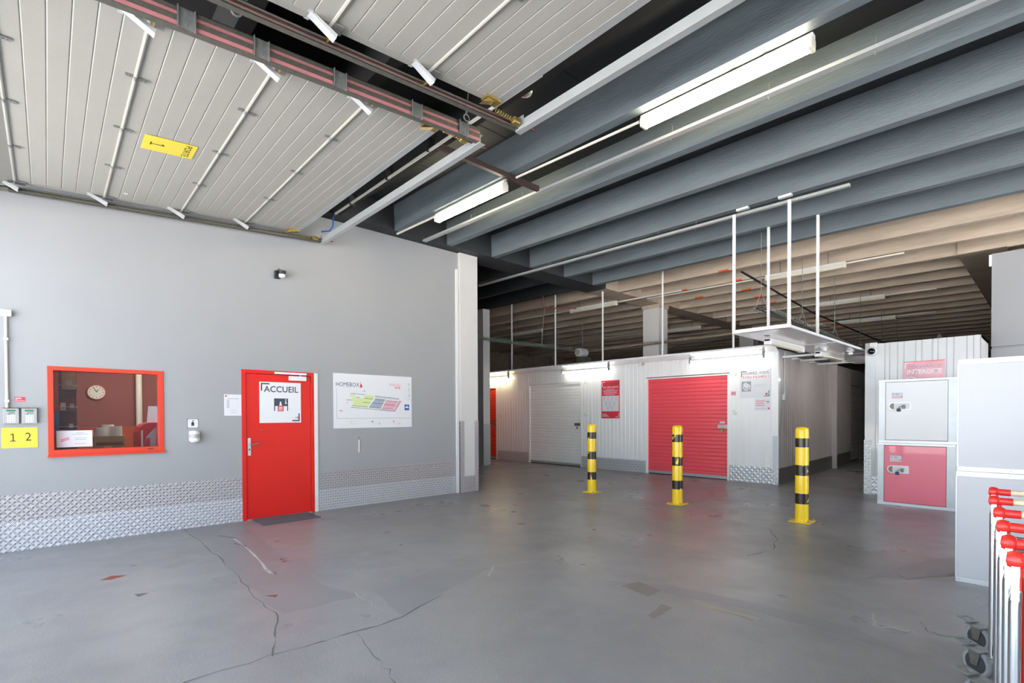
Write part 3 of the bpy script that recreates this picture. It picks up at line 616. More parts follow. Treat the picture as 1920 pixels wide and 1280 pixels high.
f.build('text_lines', 'print_lgrey', sp)
f = Flat(fr); f.poly(PL([(378, 190), (388, 192), (396, 205), (400, 222), (412, 240), (414, 262), (400, 275), (386, 268), (372, 270), (384, 258), (384, 236), (394, 214)])); f.disc(*P(210, 485), 0.008); f.build('emblem', 'print_red', sp)
x0, y0 = P(806, 248); x1, _ = P(966, 248); text(sp, 'PLAN DU', fr, x0, y0, 0.042, 'print_red', x1-x0, -0.012)
x0, y0 = P(880, 288); text(sp, 'SITE', fr, x0, y0, 0.034, 'print_red', x1-x0, 0.02)
f = Flat(fr); f.rect(*P(106, 606), *P(145, 592)); f.build('red_note', 'print_pink', sp)
f = Flat(fr); f.poly(PL([(1030, 510), (1102, 513), (1102, 592), (1030, 592)])); f.build('blue_badge', 'plan_blue', sp)
f = Flat(fr, 0.002); f.rect(*P(1040, 562), *P(1092, 545)).disc(*P(1065, 535), 0.012); f.build('badge_mark', 'sign_white', sp)
f = Flat(fr)
for k in range(9): f.disc(*P(1102, 222+k*27), 0.008 if k % 3 else 0.013, 8)
for X in (655, 950): f.disc(*P(X, 784), 0.011)
f.build('legend_icons', 'print_grey', sp)
for X, m in ((258, 'plan_green'), (552, 'plan_grey'), (862, 'plan_pink')): Flat(fr).rect(P(X-13, 765)[0], P(X, 768)[1], P(X+13, 765)[0], P(X, 738)[1]).build('legend_square', m, sp)
for X, Y in ((58, 88), (58, 826), (1120, 800)): MB().lathe([(0.006, 0), (0.004, 0.003)], (0.006,)+P(X, Y), 'x', 8).build('screw', 'alu', sp)
# key on a hook below the plan
kh = thing('pen_holder', 'pale holder hanging on the wall below the site plan', 'holder', (XW, 3.673, 0.86))
MB().tube([(0.006, 0, 0), (0.006, 0, 0.2)], 0.010, 8).build('tube', 'cable_white', kh, smooth=True)
MB().tube([(0.006, 0.028*math.sin(a), 0.24+0.034*math.cos(a)) for a in [math.pi*k/8 for k in range(17)]], 0.006, 6).build('ring', 'grey_plastic', kh)
# small camera on the wall
wc = thing('wall_sensor', 'small black and white sensor high on the white wall', 'sensor', (XW, 2.455, 3.47))
MB().box(0, 0.05, -0.05, 0.02, -0.055, 0.055).build('bracket', 'black', wc, bevel=0.006); MB().lathe([(0.02, -0.01), (0.045, 0.0), (0.05, 0.05), (0.02, 0.06)], (0.085, 0.03, 0.0), n=16).build('head', 'black', wc, smooth=True)
MB().lathe([(0.015, -0.05), (0.04, -0.04), (0.047, -0.002)], (0.085, 0.03, 0.0), n=16).build('lens', 'white', wc, smooth=True); MB().tube([(0.03, -0.02, 0.05), (0.05, 0.0, 0.085), (0.075, 0.03, 0.055)], 0.006, 6).build('cable', 'black', wc)

# column at the end of the wall
cl = thing('column', 'white painted column with plated corners at the end of the long wall', 'column', (XW, 5.66, 0))
MB().box(-0.3, 0.06, 0.0, 0.42, 0, 4.474).build('shaft', 'column', cl, bevel=0.004)
for y, lb in ((-0.004, 'near'), (0.34, 'far')):
    mb = MB(); mb.box(0.06, 0.066, y, y+0.085, 0, 1.34); mb.box(0.0, 0.066, -0.007, 0.0, 0, 1.34) if lb == 'near' else mb.box(0.0, 0.066, 0.42, 0.426, 0, 1.34)
    g = mb.build('corner_guard', 'plate', cl); t = lugs((0.066, y, 0.0), (0, 1, 0), (0, 0, 1), 0.084, 1.34, 0.042, 2).build('tread_pattern', 'plate_lug', g); t['kind'] = 'stuff'
kp = MB().box(0.06, 0.063, 0.085, 0.336, 0, 0.30).build('kick_plate', 'plate', cl); t = lugs((0.063, 0.085, 0), (0, 1, 0), (0, 0, 1), 0.25, 0.30).build('tread_pattern', 'plate_lug', kp); t['kind'] = 'stuff'
tp = MB(); tp.box(XW, XW+0.035, 5.595, 5.645, 0, 4.16); tag(tp.build('trim_1', 'white'), 'white vertical trunking beside the column', None, kind='structure')
for xx, yy, lb in ((-7.9, 12.3, 'white far column rising behind the storage units'), (-7.9, 18.6, 'farther white column beside the hanging corridor canopy')):
    c = thing('column', lb, 'column', (xx, yy, 0)); MB().box(0, 0.5, 0, 0.45, 0, 4.474).build('shaft', 'column', c, bevel=0.005); MB().box(-0.03, 0.53, -0.02, 0.47, 4.38, 4.474).build('capital', 'concrete', c)

# ================================================================== OVERHEAD SECTIONAL DOORS
SD = 0.0668
def zd(y): return 3.93+SD*y
def sectional(label, x0, x1, seams, yend, with_left, hx):
    d = thing('sectional_door', label, 'garage door', (0, 0, 0))
    def pt(y, dz=0.0): return (y, zd(y)+dz)
    secs = [(seams[i], seams[i+1]) for i in range(len(seams)-1)]
    for (a, b) in secs:
        pr = []; n = 6; g = 0.006; ya, yb_ = a+0.008, b-0.008
        for i in range(n):
            q0 = ya+(yb_-ya)*i/n; q1 = ya+(yb_-ya)*(i+1)/n
            pr += [pt(q0+(g if i else 0)), pt(q1-(g if i < n-1 else 0))]
            if i < n-1: pr.append(pt(q1, 0.005))
        pr += [pt(yb_, 0.04), pt(ya, 0.04)]
        m = len(pr); mb = MB(); mb.add([(x0, p[0], p[1]) for p in pr]+[(x1, p[0], p[1]) for p in pr], [(i, (i+1) % m, m+(i+1) % m, m+i) for i in range(m)]+[tuple(range(m)), tuple(range(2*m-1, m-1, -1))])
        s_ = mb.build('section', 'panel', d)
        for (xa, xb) in ((x0, x0+0.06), (x1-0.06, x1)):
            MB().hexa([(xa, ya, zd(ya)-0.002), (xb, ya, zd(ya)-0.002), (xb, yb_, zd(yb_)-0.002), (xa, yb_, zd(yb_)-0.002)], [(xa, ya, zd(ya)+0.001), (xb, ya, zd(ya)+0.001), (xb, yb_, zd(yb_)+0.001), (xa, yb_, zd(yb_)+0.001)]).build('end_stile', 'panel', s_)
        MB().tube([(x0, a+0.002, zd(a)-0.004), (x1, a+0.002, zd(a)-0.004)], 0.013, 8).build('seam_bead', 'panel', s_, smooth=True)
    # angled last section, still on the bend of the track
    a = seams[0]; mb = MB(); b = (a-0.66, zd(a)-0.30); n0 = Vector((0, -0.30, 0.66)).normalized()*-0.04
    mb.hexa([(x0, b[0], b[1]), (x1, b[0], b[1]), (x1, a-0.01, zd(a)-0.004), (x0, a-0.01, zd(a)-0.004)], [(x0, b[0]-0.02, b[1]+0.036), (x1, b[0]-0.02, b[1]+0.036), (x1, a-0.03, zd(a)+0.032), (x0, a-0.03, zd(a)+0.032)]); mb.build('section', 'panel', d)
    e = seams[-1]
    MB().hexa([(x0, e-0.01, zd(e)-0.004), (x1, e-0.01, zd(e)-0.004), (x1, e+0.06, zd(e)+0.0), (x0, e+0.06, zd(e)+0.0)], [(x0, e-0.01, zd(e)+0.04), (x1, e-0.01, zd(e)+0.04), (x1, e+0.06, zd(e)+0.045), (x0, e+0.06, zd(e)+0.045)]).build('edge_seal', 'alu', d)
    for y in seams[:-1]:
        for x in hx:
            mb = MB(); z = zd(y)
            mb.box(x-0.012, x+0.028, y-0.062, y-0.016, z-0.006, z-0.002); mb.box(x-0.028, x+0.012, y+0.016, y+0.075, z-0.006, z-0.002)
            mb.tube([(x-0.022, y, z-0.012), (x+0.022, y, z-0.012)], 0.011, 8); hg = mb.build('hinge', 'galv', d)
            for (px, py) in ((x+0.008, y-0.05), (x+0.008, y-0.03), (x-0.008, y+0.04), (x-0.008, y+0.06)): MB().lathe([(0.005, 0), (0.004, -0.004)], (px, py, z-0.006), n=6).build('screw', 'galv_dark', hg)
    # roller arms at both ends
    for y in seams[:-1]:
        for x, sg_ in ((x0+0.04, -1), (x1-0.04, 1)):
            z = zd(y); mb = MB()
            mb.box(x-0.05, x+0.05, y-0.16, y-0.13, z-0.012, z-0.002)
            mb.add([(x-0.02, y-0.15, z-0.01), (x+0.035, y-0.15, z-0.01), (x+0.035, y+0.02, z-0.10), (x-0.02, y+0.02, z-0.10), (x-0.02, y+0.03, z-0.07), (x+0.035, y+0.03, z-0.07), (x+0.035, y-0.12, z-0.005), (x-0.02, y-0.12, z-0.005)], [(0, 1, 2, 3), (3, 2, 5, 4), (4, 5, 6, 7), (0, 3, 4, 7), (1, 6, 5, 2), (0, 7, 6, 1)])
            a_ = mb.build('roller_arm', 'alu_white', d)
            MB().box(x-0.045, x+0.045, y-0.005, y+0.08, z-0.014, z-0.003).build('foot_plate', 'galv', a_)
            MB().tube([(x, y+0.015, z-0.055), (x+sg_*0.12, y+0.015, z-0.055)], 0.008, 8).build('roller', 'brass', a_)
    # top rollers, brass coloured, and the spring buffer
    for x, sg_ in ((x0+0.04, -1), (x1-0.04, 1)):
        z = zd(e); mb = MB(); mb.prism([(x-0.045, e-0.12, z-0.004), (x+0.045, e-0.12, z-0.004), (x+0.045, e+0.03, z-0.004), (x-0.045, e+0.03, z-0.004)], (0, 0, -0.02))
        mb.add([(x-0.03, e-0.16, z-0.075), (x+0.03, e-0.16, z-0.075), (x+0.03, e+0.0, z-0.02), (x-0.03, e+0.0, z-0.02), (x-0.03, e-0.10, z-0.02), (x+0.03, e-0.10, z-0.02)], [(0, 1, 2, 3), (0, 4, 5, 1), (0, 3, 4), (1, 5, 2), (3, 2, 5, 4)]); tb = mb.build('top_bracket', 'brass', d)
        xs_ = x1+0.045 if sg_ > 0 else x0-0.045
        pts = []
        for k in range(60):
            a_ = k*math.pi/4; pts.append((xs_-sg_*0.03+0.016*math.cos(a_), e+0.05+k*0.0034, zd(e)-0.03+0.016*math.sin(a_)))
        MB().tube(pts, 0.004, 5).build('buffer_spring', 'brass', d)
        MB().box(xs_-sg_*0.03-0.028, xs_-sg_*0.03+0.028, e+0.25, e+0.33, zd(e)-0.06, zd(e)-0.005).build('buffer_block', 'brass', d, bevel=0.012)
        MB().tube([(xs_-sg_*0.03, e+0.33, zd(e)-0.03), (xs_-sg_*0.03, yend+0.16, zd(e)-0.02)], 0.008, 6).build('buffer_rod', 'rust', d)
    # rails
    def rail(x, sg_, dbl, open_):
        mb = MB(); mr = MB(); y0 = seams[0]-0.05
        def ch(zlo, zhi, acc, accr):
            for (u0, u1, v0, v1, tgt) in ((0, 0.006, zlo, zhi, accr), (0.0, 0.05, zlo-0.004, zlo, acc), (0.0, 0.05, zhi, zhi+0.004, acc), (0.046, 0.05, zlo-0.004, zlo+0.012, acc), (0.046, 0.05, zhi-0.012, zhi+0.004, acc)):
                xa, xb = sorted((x+open_*u0, x+open_*u1))
                tgt.hexa([(xa, y0, zd(y0)+v0), (xb, y0, zd(y0)+v0), (xb, yend, zd(yend)+v0), (xa, yend, zd(yend)+v0)], [(xa, y0, zd(y0)+v1), (xb, y0, zd(y0)+v1), (xb, yend, zd(yend)+v1), (xa, yend, zd(yend)+v1)])
        ch(-0.085, -0.035, mb, mr)
        if dbl: ch(-0.02, 0.03, mb, mr)
        r_ = mb.build('rail', 'galv_dark', d); mr.build('rail_web', 'rail_red' if dbl or sg_ < 0 and x > -5 else 'galv_dark', r_)
        # bend of the track at the outer end
        pts = [(x+open_*0.025, y0-0.38*math.sin(t), zd(y0)-0.06-0.38*(1-math.cos(t))) for t in [k*math.pi/12 for k in range(7)]]+[(x+open_*0.025, y0-0.38, 0.05)]
        MB().tube(pts, 0.028, 6).build('bent_rail', 'galv_dark', d)
    rail(x0-0.1 if not with_left else x0-0.075, -1, False, 1)
    if with_left:
        xx = x1+0.13; y0 = seams[0]-0.05; mb = MB(); mr = MB()
        def lng(tgt, xa, xb, v0, v1): tgt.hexa([(xa, y0, zd(y0)+v0), (xb, y0, zd(y0)+v0), (xb, yend, zd(yend)+v0), (xa, yend, zd(yend)+v0)], [(xa, y0, zd(y0)+v1), (xb, y0, zd(y0)+v1), (xb, yend, zd(yend)+v1), (xa, yend, zd(yend)+v1)])
        lng(mb, xx-0.006, xx, -0.085, 0.04); lng(mb, xx-0.05, xx+0.004, -0.089, -0.084); lng(mb, xx-0.05, xx, 0.036, 0.041); lng(mb, xx-0.05, xx-0.006, -0.03, -0.024)
        r_ = mb.build('rail', 'galv_dark', d)
        lng(mr, xx, xx+0.004, -0.083, -0.056); r2 = mr.build('rail_stripe', 'rail_red', r_); mr = MB(); lng(mr, xx, xx+0.004, -0.016, 0.004); mr.build('rail_stripe', 'rail_red', r_)
        pts = [(xx-0.025, y0-0.38*math.sin(t), zd(y0)-0.06-0.38*(1-math.cos(t))) for t in [k*math.pi/12 for k in range(7)]]+[(xx-0.025, y0-0.38, 0.05)]
        MB().tube(pts, 0.028, 6).build('bent_rail', 'galv_dark', d)
    else: rail(x1+0.08, 1, False, -1)
    if with_left:
        for y in (0.62, 1.06, 1.62, 2.30, 2.80):
            xx = x1+0.134; mb = MB(); mb.box(xx, xx+0.006, y, y+0.10, zd(y)-0.085, zd(y)+0.035); b_ = mb.build('splice_plate', 'galv', d)
            for yy in (y, y+0.094): MB().box(xx, xx+0.02, yy, yy+0.006, zd(y)-0.09, zd(y)+0.04).build('flange', 'galv', b_)
            for zz in (-0.06, 0.01): MB().lathe([(0.008, 0), (0.006, 0.008)], (xx+0.006, y+0.05, zd(y)+zz), 'x', 8).build('bolt', 'galv', b_)
    # closing bar across the inner ends of the rails
    xa, xb = x0-0.09, x1+0.14; z = zd(yend)-0.09
    mb = MB(); mb.box(xa, xb, yend-0.005, yend, z-0.012, z+0.07); mb.box(xa, xb, yend, yend+0.055, z-0.012, z-0.008); mb.box(xa, xb, yend, yend+0.03, z+0.066, z+0.07)
    mb.build('end_bar', 'alu', d)
    for x in (xa+0.01, xb-0.11): MB().box(x, x+0.1, yend-0.011, yend-0.005, z-0.012, z+0.10).build('corner_plate', 'alu', d)
    return d
d1 = sectional('cream overhead door with the yellow PORTE sign, parked beside the wall', -7.45, -3.87, [-0.225, 0.505, 1.255, 1.985, 2.65], 3.05, True, (-4.65, -5.55, -6.45))
d2 = sectional('second cream overhead door parked beyond the dark gap, at the top of the view', -3.30, 0.30, [-0.08, 0.66, 1.40, 2.168, 2.83], 3.19, False, (-2.3, -1.2, -0.2))
# chain hangers between the doors
for (x, y, lb, rodm) in ((-3.60, 0.92, 'rusty hanger rod with ring in the gap between the overhead doors', 'rust'), (-3.70, 2.86, 'short chain hanger at the inner end of the rail gap', 'galv_dark')):
    t = thing('rail_hanger', lb, 'hanger', (x, y, zd(y)+0.03)); pts = [(0, 0.03*math.sin(a), 0.03+0.03*math.cos(a)) for a in [math.pi*k/6 for k in range(13)]]
    MB().tube(pts, 0.006, 6).build('ring', 'galv', t); top = zs(x)-zd(y)-0.03
    MB().tube([(0, 0, 0.06), (0.02, 0.05, top)], 0.012 if rodm == 'rust' else 0.006, 6).build('rod', rodm, t)
    mb = MB()
    for k in range(3): mb.tube([(0.0+0.012*math.cos(a), 0.012*math.sin(a)*(k % 2), 0.085+k*0.035+0.02*math.sin(a)) for a in [math.pi*j/4 for j in range(9)]], 0.004, 5)
    mb.build('chain', 'galv', t)
# PORTE 1 sign under the first door
pz = zd(0.668)-0.004
ps = thing('door_number_sign', 'yellow PORTE 1 sign stuck under the first overhead door', 'sign', (-5.535, 0.668, pz))
su = Vector((0, 1, SD)).normalized()
fr = frame((0, 0, 0), (-1, 0, 0), su)
mb = MB(); mb.hexa([fr @ Vector(q) for q in ((0, 0, 0), (0.31, 0, 0), (0.31, 0.41, 0), (0, 0.41, 0))], [fr @ Vector(q) for q in ((0, 0, 0.002), (0.31, 0, 0.002), (0.31, 0.41, 0.002), (0, 0.41, 0.002))]); mb.build('board', 'sign_yellow', ps)
fr = frame(fr @ Vector((0, 0, 0.002)), (-1, 0, 0), su)
text(ps, 'PORTE', fr, 0.03, 0.315, 0.055, 'print_black', 0.25); one(ps, fr, 0.125, 0.055, 0.11, 0.06)
ls = thing('label_sticker', 'tiny white numbered label under the first overhead door near the wall', 'label', (-7.19, 0.66, zd(0.66)-0.003)); MB().box(0, 0.045, 0, 0.035, -0.001, 0).build('film', 'paper', ls)

# ================================================================== LIGHTS AND CONDUITS UNDER THE DARK BEAMS
def batten(name, label, x0, x1, y, z, m, lit=True):
    t = thing(name, label, 'light', ((x0+x1)/2, y, z), group=None); h = (x1-x0)/2
    s = SL*h
    MB().hexa([(-h, -0.035, 0.055-s), (h, -0.035, 0.055+s), (h, 0.035, 0.055+s), (-h, 0.035, 0.055-s)], [(-h, -0.03, 0.10-s), (h, -0.03, 0.10+s), (h, 0.03, 0.10+s), (-h, 0.03, 0.10-s)]).build('housing', 'white', t)
    pr = [(-0.05, 0.055), (-0.053, 0.02), (-0.035, -0.012), (0, -0.022), (0.035, -0.012), (0.053, 0.02), (0.05, 0.055)]
    n = len(pr); hh = h-0.03; mb = MB(); mb.add([(-hh, p[0], p[1]-s) for p in pr]+[(hh, p[0], p[1]+s) for p in pr], [(i, (i+1) % n, n+(i+1) % n, n+i) for i in range(n)]+[tuple(range(n)), tuple(range(2*n-1, n-1, -1))]); mb.build('diffuser', m, t)
    for sx in (-1, 1): MB().box(min(sx*h, sx*(h-0.035)), max(sx*h, sx*(h-0.035)), -0.052, 0.052, -0.018+sx*s, 0.07+sx*s).build('end_cap', 'tube_off', t, bevel=0.01)
    if m == 'tube_off':
        for k in (-0.6, 0.6): MB().tube([(k*h, 0, 0.09), (k*h, 0, zs((x0+x1)/2)-z)], 0.006, 6).build('hanger', 'galv_dark', t)
    for k in (-0.5, -0.15, 0.2, 0.55): MB().box(k*h-0.02, k*h+0.02, -0.045, -0.034, 0.05, 0.085).build('clip', 'white', t)
    return t
batten('fluorescent_light', 'lit fluorescent batten near the white wall under the dark beams', -6.24, -4.72, 4.26, 4.30, 'tube_warm')
batten('fluorescent_light', 'largest lit fluorescent batten under the dark beams at the upper right', -2.80, -1.285, 4.35, 4.275, 'tube_warm')
c = MB().tube([(-7.3, 4.21, 4.40), (-6.25, 4.26, 4.40)], 0.016, 8); tag(c.build('conduit', 'cable_white', smooth=True), 'short pale conduit from the girder to the nearer wall light', 'conduit')
c = MB().tube([(-4.55, 4.285, 4.38), (-2.82, 4.33, 4.34)], 0.014, 8); tag(c.build('conduit', 'cable_white', smooth=True), 'pale conduit between the two lit battens', 'conduit')
c = MB().tube([(-7.1, 3.095, 4.37), (-3.0, 3.125, 4.345)], 0.016, 8); t = tag(c.build('conduit', 'cable_white', smooth=True), 'pale conduit running behind the end bar of the first door', 'conduit')
for x in (-6.6, -5.6, -4.7): MB().box(x-0.01, x+0.01, 3.075, 3.148, 4.34, 4.50).build('clip', 'black', t)
bc = MB().tube([(-7.1, 3.095, 4.37), (-7.18, 3.095, 4.34), (-7.2, 3.095, 4.22), (-7.26, 3.07, 4.16), (-7.42, 3.02, 4.18)], 0.012, 8); tag(bc.build('cable_end', 'blue', smooth=True), 'blue hooked cable end hanging beside the white wall', 'cable')
def tray(label, p, q, wd, ht, m, wires=(), name='cable_channel'):
    t = thing(name, label, 'cable tray', p); d = Vector(q)-Vector(p)
    MB().bar((0, 0, 0), d, wd, ht).build('channel', m, t)
    for k in wires:
        c_ = d*k; MB().tube([(c_.x, c_.y-0.03, c_.z-0.03), (c_.x+0.005, c_.y-0.03, c_.z-0.07)], 0.004, 5).build('hook', 'galv', t); MB().tube([(c_.x, c_.y, c_.z), (c_.x, c_.y, c_.z+0.1)], 0.004, 5).build('hanger', 'galv', t)
    return t
tray('long grey cable channel crossing the dark bays past both lit battens', (-7.36, 4.77, 4.43), (0.6, 4.86, 4.31), 0.07, 0.03, 'alu', (0.16, 0.3, 0.44, 0.58, 0.7, 0.8, 0.9))
tray('slimmer grey cable channel under the dark beams above the corridor canopy', (-8.9, 7.205, 4.375), (-1.77, 7.37, 4.295), 0.06, 0.035, 'alu', (0.3, 0.42, 0.5, 0.63, 0.72, 0.9))
pu = MB().bar((-4.60, 3.145, 4.385), (-4.60, 4.72, 4.385), 0.05, 0.06); tag(pu.build('steel_angle', 'brown_steel'), 'dark red brown steel bar between the rail end and the cable channel', 'bar')
# smoke detector beyond the second door
dt = thing('smoke_detector', 'round cream detector with slots beyond the second overhead door', 'detector', (-3.46, 3.38, 4.53)); MB().lathe([(0.02, -0.03), (0.06, -0.025), (0.07, 0.0), (0.07, 0.03)], n=20).build('body', 'roll', dt, smooth=True)
f = Flat(Matrix.Rotation(math.pi, 4, 'X') @ Matrix.Translation((0, 0, 0.03)))
for k in range(-2, 3): f.rect(-0.035, k*0.012-0.003, 0.035, k*0.012+0.003)
f.build('slots', 'rust', dt); MB().tube([(0, 0, 0.03), (0, 0, 0.285)], 0.012, 6).build('stem', 'black', dt)

# ================================================================== BOLLARDS
def bollard(x, y, label, src=None, rot=0):
    if src is not None: return copy_thing(src, (x, y, 0), label, 'yellow and black bollards')
    t = thing('bollard', label, 'bollard', (x, y, 0), group='yellow and black bollards'); r = 0.081; hh = 1.275
    MB().lathe([(r, 0.008), (r, hh-0.05), (r*0.96, hh-0.025), (r*0.8, hh-0.008), (r*0.5, hh-0.001), (0.01, hh)], n=32).build('post', 'yellow', t, smooth=True)
    MB().box(-0.13, 0.13, -0.13, 0.13, 0, 0.012).build('base_plate', 'yellow', t, bevel=0.003)
    for k, (a, b) in enumerate(((1.005, 1.125), (0.625, 0.765), (0.245, 0.385))): MB().lathe([(r+0.0004, a), (r+0.0016, a+0.001), (r+0.0016, b-0.001), (r+0.0004, b)], n=32).build('black_band', 'band', t, smooth=True)
    for sx in (-1, 1):
        for sy in (-1, 1):
            b = MB().lathe([(0.016, 0.012), (0.016, 0.016), (0.011, 0.016), (0.011, 0.026), (0.006, 0.026), (0.006, 0.045)], (sx*0.105, sy*0.105, 0), n=8).build('bolt', 'galv', t)
    return t
b1 = bollard(-5.90, 7.47, 'yellow and black bollard nearest the long wall, before the white roller door')
bollard(-4.17, 7.49, 'yellow and black bollard standing before the red roller door', b1)
bollard(-2.327, 7.455, 'yellow and black bollard before the corridor, the largest of the three', b1)

# ================================================================== STORAGE UNIT ROW (own frame: x along the front, y inward)
UO, UR = (-3.862, 10.968, 0), R(1.313)
u = thing('storage_unit_row', 'row of white ribbed storage units with roller doors facing the hall', 'storage units', UO, UR)
ZT = 2.78
def seg(x0, x1, z0, z1): clad(MB(), x0, x1, 0.0, z0, z1).build('cladding_panel', 'clad', u)
seg(-11.0, -9.65, 0, ZT); seg(-8.53, -7.10, 0, ZT); seg(-5.05, -3.05, 0, ZT); seg(-0.99, -0.14, 0, ZT)
for a, b in ((-9.65, -8.53), (-7.10, -5.05), (-3.05, -0.99)): seg(a, b, 2.36, ZT)
MB().box(-0.14, 0.0, -0.012, 0.12, 0, ZT).build('corner_post', 'clad', u, bevel=0.003)
g = MB().box(-0.10, 0.006, -0.018, 0.006, 0, 1.0).build('corner_guard', 'alu_white', u); t = lugs((-0.10, -0.018, 0), (1, 0, 0), (0, 0, 1), 0.10, 1.0, 0.05, 2).build('tread_pattern', 'alu_white', g); t['kind'] = 'stuff'
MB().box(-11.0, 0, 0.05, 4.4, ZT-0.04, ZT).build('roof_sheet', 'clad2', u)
for x0, x1 in ((-8.50, -7.10), (-5.05, -3.05), (-0.985, -0.10)):
    k = MB().box(x0, x1, -0.016, 0.0, 0, 0.345 if x0 > -2 else 0.31).build('kick_plate', 'alu', u); t = lugs((x0, -0.016, 0), (1, 0, 0), (0, 0, 1), x1-x0, 0.345 if x0 > -2 else 0.31, 0.055, 1, 0.004).build('tread_pattern', 'alu_white', k); t['kind'] = 'stuff'
def rdoor(par, x0, x1, zt, m, latch_x, nm='roller_door', latch_m='alu', lb=None):
    d = curtain(x0+0.02, x1-0.02, 0.035, 0.075, zt).build(nm, m, par)
    if lb: d['label'] = lb
    MB().box(x0+0.02, x1-0.02, 0.012, 0.04, 0.02, 0.085).build('bottom_bar', 'alu', d); MB().box(x0, x1, 0.04, 0.055, 0.0, 0.03).build('gap_shadow_strip', 'black', d)
    MB().box(x0-0.03, x0+0.02, -0.008, 0.05, 0, zt+0.03).build('door_jamb', 'clad', par); MB().box(x1-0.02, x1+0.03, -0.008, 0.05, 0, zt+0.03).build('door_jamb', 'clad', par); MB().box(x0+0.02, x1-0.02, -0.008, 0.05, zt, zt+0.03).build('door_head', 'clad', par)
    MB().box(latch_x-0.22, latch_x, 0.004, 0.022, 1.14, 1.22).build('latch', latch_m, d, bevel=0.003)
    MB().tube([(latch_x-0.13, 0.0, 1.15), (latch_x-0.13, -0.006, 1.12), (latch_x-0.10, -0.006, 1.12), (latch_x-0.10, 0.0, 1.15)], 0.006, 6).build('shackle', 'chrome', d)
    MB().box(latch_x-0.14, latch_x-0.09, -0.02, 0.005, 1.06, 1.12).build('padlock', 'brass', d, bevel=0.004)
    if m == 'curtain_red': MB().box(latch_x-0.17, latch_x-0.06, 0.002, 0.006, 1.25, 1.29).build('number_tag', 'paper', d)
    return d
rdoor(u, -9.62, -8.56, 2.33, 'curtain_orange', -8.60, latch_m='brass', lb='orange red roller door at the far left of the row')
rdoor(u, -7.07, -5.08, 2.32, 'curtain', -5.10, latch_m='galv_dark', lb='white roller door')
rdoor(u, -3.02, -1.02, 2.31, 'curtain_red', -1.04, lb='wide red roller door')
for (x, z) in ((-4.97, 2.30), (-4.97, 1.42), (-0.93, 2.30), (-0.93, 1.45), (-8.42, 2.30), (-8.42, 1.4)): 
    MB().box(x, x+0.07, -0.003, 0.0, z, z+0.09).build('arrow_sticker', 'paper', u); MB().prism([(x+0.04, -0.0036, z-0.03), (x+0.10, -0.0036, z-0.0), (x+0.10, -0.0036, z+0.04), (x+0.05, -0.0036, z+0.02)], (0, 0.0006, 0)).build('arrow_mark', 'plan_green', u)
MB().box(-0.96, -0.86, -0.003, 0, 1.86, 1.94).build('alarm_sticker', 'sign_pink', u)
# corridor side of the row
sd_ = bpy.data.objects.new('corridor_side', None); 
side = MB(); 
n = 52; L = 6.55; pr = []; gw, gd = 0.034, 0.014; p_ = L/n
for i in range(n):
    a = 0.12+i*p_; pr += [(0.0, a), (0.0, a+p_-gw), (-gd, a+p_-gw*0.6), (-gd, a+p_-gw*0.4)]
pr.append((0.0, 0.12+L))
def sx_(y): return -0.027*y
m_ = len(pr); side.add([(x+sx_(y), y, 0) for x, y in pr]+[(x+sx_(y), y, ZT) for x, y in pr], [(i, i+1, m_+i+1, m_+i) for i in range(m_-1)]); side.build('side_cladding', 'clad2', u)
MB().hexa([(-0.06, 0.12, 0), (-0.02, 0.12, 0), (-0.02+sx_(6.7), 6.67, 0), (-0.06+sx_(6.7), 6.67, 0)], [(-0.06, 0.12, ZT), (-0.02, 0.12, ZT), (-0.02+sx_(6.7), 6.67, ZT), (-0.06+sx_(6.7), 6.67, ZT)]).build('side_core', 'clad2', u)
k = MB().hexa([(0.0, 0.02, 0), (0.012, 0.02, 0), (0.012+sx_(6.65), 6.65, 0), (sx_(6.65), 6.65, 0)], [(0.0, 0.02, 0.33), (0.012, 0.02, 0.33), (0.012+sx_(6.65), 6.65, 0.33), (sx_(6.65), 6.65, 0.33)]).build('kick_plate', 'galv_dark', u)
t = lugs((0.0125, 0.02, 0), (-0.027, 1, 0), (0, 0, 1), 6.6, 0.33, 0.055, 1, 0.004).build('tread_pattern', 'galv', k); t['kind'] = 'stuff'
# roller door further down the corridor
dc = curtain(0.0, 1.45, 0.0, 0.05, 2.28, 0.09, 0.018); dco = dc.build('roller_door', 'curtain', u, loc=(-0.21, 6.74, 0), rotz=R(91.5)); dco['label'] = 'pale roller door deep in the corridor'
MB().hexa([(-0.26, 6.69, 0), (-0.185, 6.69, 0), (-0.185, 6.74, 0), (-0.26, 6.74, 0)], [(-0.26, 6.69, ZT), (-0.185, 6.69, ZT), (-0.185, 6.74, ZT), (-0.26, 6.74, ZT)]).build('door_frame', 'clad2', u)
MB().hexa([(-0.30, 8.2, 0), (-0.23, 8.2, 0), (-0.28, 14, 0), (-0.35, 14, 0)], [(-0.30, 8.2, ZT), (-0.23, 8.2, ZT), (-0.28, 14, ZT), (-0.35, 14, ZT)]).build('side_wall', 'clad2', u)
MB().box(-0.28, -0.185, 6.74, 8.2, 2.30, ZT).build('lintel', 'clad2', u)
cd = MB().tube([(0.03, 0.26, 1.85), (0.03, 0.26, 2.74)], 0.012, 8); cdo = cd.build('conduit', 'cable_white', u, smooth=True); MB().box(0.0, 0.05, 0.21, 0.31, 1.74, 1.86).build('switch_box', 'white', u, bevel=0.006)
MB().box(-11, 0, 4.4, 4.45, 0, ZT).build('rear_wall', 'clad2', u)

